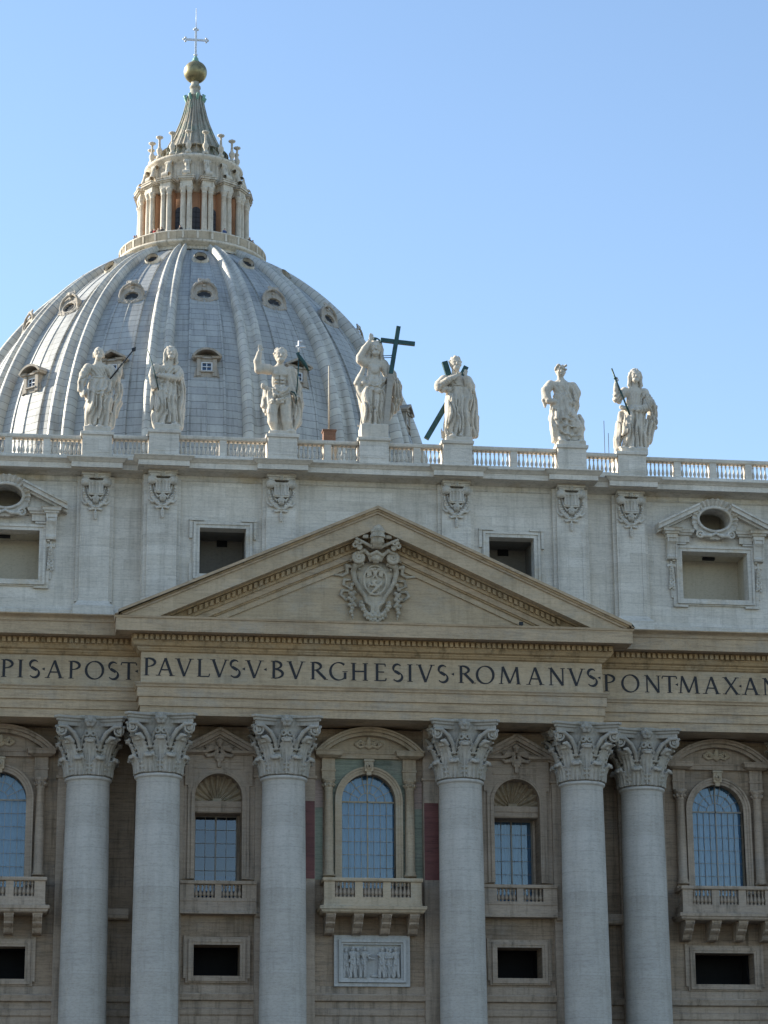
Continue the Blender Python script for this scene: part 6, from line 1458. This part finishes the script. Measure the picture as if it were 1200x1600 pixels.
# ---- F: young curly figure with an eagle at the feet
f = Fig(5.4545, 330, 760, 60, 490, 55, lean=.026, slab=.36)
f.base(205, 455)
f.seg((245, 185, 6), (255, 215, 0), 28, 34)
f.head(245, 130, 14, 56, -.25, 0, 'curly', .05)
f.body(((165, 240, 0), (345, 245, 0)), (265, 370, 4), (275, 470, 0), 1.05, .6)
f.limb([(155, 245, 0), (115, 300, 8), (118, 360, 16)], [42, 42, 34]); f.limb([(120, 355, 16), (135, 400, 34), (185, 408, 52)], [34, 28, 22]); f.hand(210, 408, 56, 38, 1.5, .5, 1)
f.tube([(110, 300, 0), (102, 380, 0), (110, 440, 4)], [30, 24, 10], 8)
f.limb([(355, 255, 0), (385, 310, 4), (375, 370, 14)], [44, 42, 36]); f.limb([(375, 370, 14), (350, 400, 30), (320, 410, 44)], [32, 28, 22]); f.hand(300, 412, 50, 36, -1.4, .6, -1)
f.skirt(340, 560, (265, 4), (270, 6), 86, 108, 58, 74, 8, 6, .4, 1.1); f.skirt(480, 745, (270, 0), (300, -4), 104, 108, 70, 74, 9, 9, 1.7, 1.2)
f.limb([(225, 500, 14), (205, 620, 26), (215, 740, 10)], [52, 46, 34]); f.limb([(320, 500, 24), (385, 620, 54), (420, 725, 30)], [56, 48, 32]); f.foot(428, 742, 30, 42, .3); f.foot(225, 748, 6, 40, -.1)
f.tube([(380, 330, -14), (385, 420, -14), (370, 500, -14)], [32, 34, 24], 10)
f.tube([(175, 420, 6), (165, 540, 6), (180, 640, 8), (190, 730, 4)], [22, 26, 28, 22], 10); f.tube([(240, 225, 36), (310, 330, 44), (360, 420, 36)], [10, 14, 12], 8); f.tube([(320, 235, 34), (290, 340, 48), (215, 440, 50), (180, 470, 40)], [10, 16, 18, 12], 8)
f.tube([(415, 700, -4), (440, 620, -4), (438, 560, -2), (425, 515, 4)], [22, 30, 24, 16], 8); f.ell((412, 508, 8), (16, 16, 14)); f.tube([(402, 508, 12), (398, 520, 12), (404, 530, 12)], [7, 5, 2], 3); f.tube([(430, 560, 10), (398, 575, 14), (402, 545, 12)], [10, 8, 4]); f.ell((435, 640, 6), (24, 18, 50), .1)
f.folds([[(185, 440), (205, 560), (280, 620), (385, 640)], [(175, 520), (215, 650), (300, 700), (415, 700)], [(240, 470), (262, 550), (340, 580)], [(172, 440), (165, 600), (185, 735)], [(355, 280), (378, 380), (366, 470)], [(225, 720), (232, 745)], [(300, 450), (335, 520), (392, 600)]], 10)
f.folds([[(197, 480), (235, 600), (330, 640), (395, 650)], [(185, 600), (240, 690), (330, 722)], [(345, 300), (352, 420), (335, 480)], [(275, 460), (290, 530), (350, 560)]], 9, True)
f.drape(470, 745, wl=.42, amp=.022, slant=-.30, bend=.1, ph=.5); f.drape(235, 470, wl=.30, amp=.024, slant=.35, ph=1.7)
F_ = f.done('statue of a curly haired young figure in draped robe with an eagle by its feet', 14.16, AC-.50)

# ---- G: rightmost, cloaked figure with a short staff held up
f = Fig(5.4545, 880, 820, 640, 1110, 70, lean=.034, slab=.34)
f.base(745, 985)
f.seg((885, 225, 6), (885, 255, 0), 28, 34)
f.head(888, 160, 14, 62, -.10, .8, 'long')
f.body(((800, 290, 0), (965, 290, 0)), (880, 410, 4), (880, 500, 0), 1.0, .6)
f.limb([(795, 295, 0), (735, 350, 10), (722, 350, 20)], [42, 40, 34]); f.tube([(770, 330, 4), (720, 370, 14), (745, 395, 16)], [34, 34, 20], 8); f.limb([(718, 345, 22), (712, 290, 36), (708, 245, 44)], [30, 27, 20]); f.hand(706, 222, 48, 38, -.05, .7, 1)
f.limb([(975, 300, 0), (1005, 380, 6), (985, 440, 24)], [44, 42, 36]); f.limb([(985, 440, 24), (950, 465, 44), (915, 480, 56)], [32, 28, 22]); f.hand(892, 488, 60, 38, -1.3, .5, -1)
f.tube([(760, 440, 20), (830, 470, 44), (900, 460, 52), (970, 430, 44)], [20, 24, 24, 18], 8)
f.skirt(430, 810, (880, 2), (880, -4), 86, 92, 58, 64, 9, 8, .8, .6); f.limb([(835, 520, 22), (815, 660, 46), (820, 790, 12)], [50, 42, 28]); f.limb([(925, 520, 8), (930, 670, 14), (930, 800, 0)], [50, 44, 40]); f.foot(815, 812, 20, 40, -.3); f.foot(880, 806, 20, 34, -.1)
f.tube([(770, 480, -20), (755, 600, -22), (740, 720, -22), (735, 840, -20)], [26, 30, 34, 32], 12); f.tube([(1010, 330, -14), (1060, 420, -18), (1050, 560, -22), (1010, 700, -22), (960, 800, -20)], [30, 36, 46, 42, 34], 14, .7); f.tube([(1010, 390, 0), (1070, 410, 4), (1075, 470, -6)], [24, 18, 14], 8); f.tube([(980, 560, -14), (965, 700, -14), (960, 810, -12)], [40, 40, 34], 12)
f.folds([[(850, 500), (820, 640), (800, 790)], [(905, 500), (890, 640), (850, 800)], [(945, 510), (930, 650), (925, 810)], [(770, 500), (755, 660), (740, 830)], [(800, 480), (780, 640), (770, 810)], [(1040, 440), (1040, 560), (990, 720)], [(980, 500), (970, 660), (975, 810)], [(840, 470), (900, 480), (950, 460)]], 8)
f.folds([[(880, 500), (870, 620), (835, 720)], [(925, 520), (905, 660), (890, 800)], [(790, 560), (780, 700)], [(960, 500), (950, 660), (948, 810)], [(1010, 480), (1005, 620), (985, 760)], [(1060, 450), (1050, 560)], [(860, 560), (840, 680)]], 8, True)
f.drape(300, 430, wl=.25, amp=.03, slant=-.45, ph=.9); f.drape(430, 812, wl=.33, amp=.055, slant=.12, bend=.22, ph=1.3); f.drape(300, 700, 985, 1110, wl=.34, amp=.05, slant=-.1, ph=.4); f.drape(310, 420, 640, 790, wl=.22, amp=.035, slant=.6, ph=2.2)
G_ = f.done('rightmost statue, a bearded cloaked figure holding up a short dark staff', 18.98, AS-.50)
m = MB(); m.tube([Vector(f.C(663, 112, 58)), Vector(f.C(700, 215, 64)), Vector(f.C(765, 360, 62)), Vector(f.C(830, 528, 66))], [.06, .07, .06, .07], 7); m.tube([Vector(f.C(690, 190, 62)), Vector(f.C(697, 206, 63))], .10, 7); m.build('short_staff', 'bronze', G_)

# ---- small things on the roof
c = MB(); c.box(-.42, .42, -.35, .35, 0, 1.05); c.box(-.48, .48, -.41, .41, 1.05, 1.17); bx = c.build('brick_box', 'brick', None, (-2.64, .9, 54.7)); 
c2 = MB(); c2.box(-.46, -.424, -.40, .40, 0.0, 1.04); 
tag(bx, 'small brown brick box standing behind the balustrade left of the tallest statue', 'chimney box')
c = MB(); c.box(-.5, .5, -.45, .45, 0, 2.0); bs = c.build('support_block', 'attic', bx, (0, 0, -2.002))
c = MB(); c.tube([(0, 0, 0), (0, 0, 4.75)], [.06, .05], 8); c.lathe([(0, .12), (.12, .12), (.14, .06)], n=10); mp_ = c.build('flagpole', 'pole', None, (-2.64, .9, 55.872)); tag(mp_, 'thin tan pole rising from the brown box on the roof', 'pole')
for x, h, y in ((16.96, 2.2, 1.3), (17.25, 1.3, 1.3)):
    c = MB(); c.tube([(0, 0, 0), (0, 0, 2.6+h)], .022, 6); c.box(-.12, .12, -.12, .12, -.02, .1); a_ = c.build('antenna_mast', 'iron', None, (x, y, 52.72)); tag(a_, 'taller thin aerial left of the rightmost statue' if h > 2 else 'shorter thin aerial beside the taller one left of the rightmost statue', 'antenna', 'aerials on the roof')

c = MB(); c.box(-.11, .11, -.1, .1, .06, .34); c.box(-.06, .06, -.06, .06, 0, .058); c.box(-.13, .13, -.16, -.101, .10, .32); fl_ = c.build('floodlight', 'iron', None, (9.66, -3.68, 41.165)); tag(fl_, 'tiny dark floodlight standing on the ledge in the right corner of the pediment', 'floodlight')
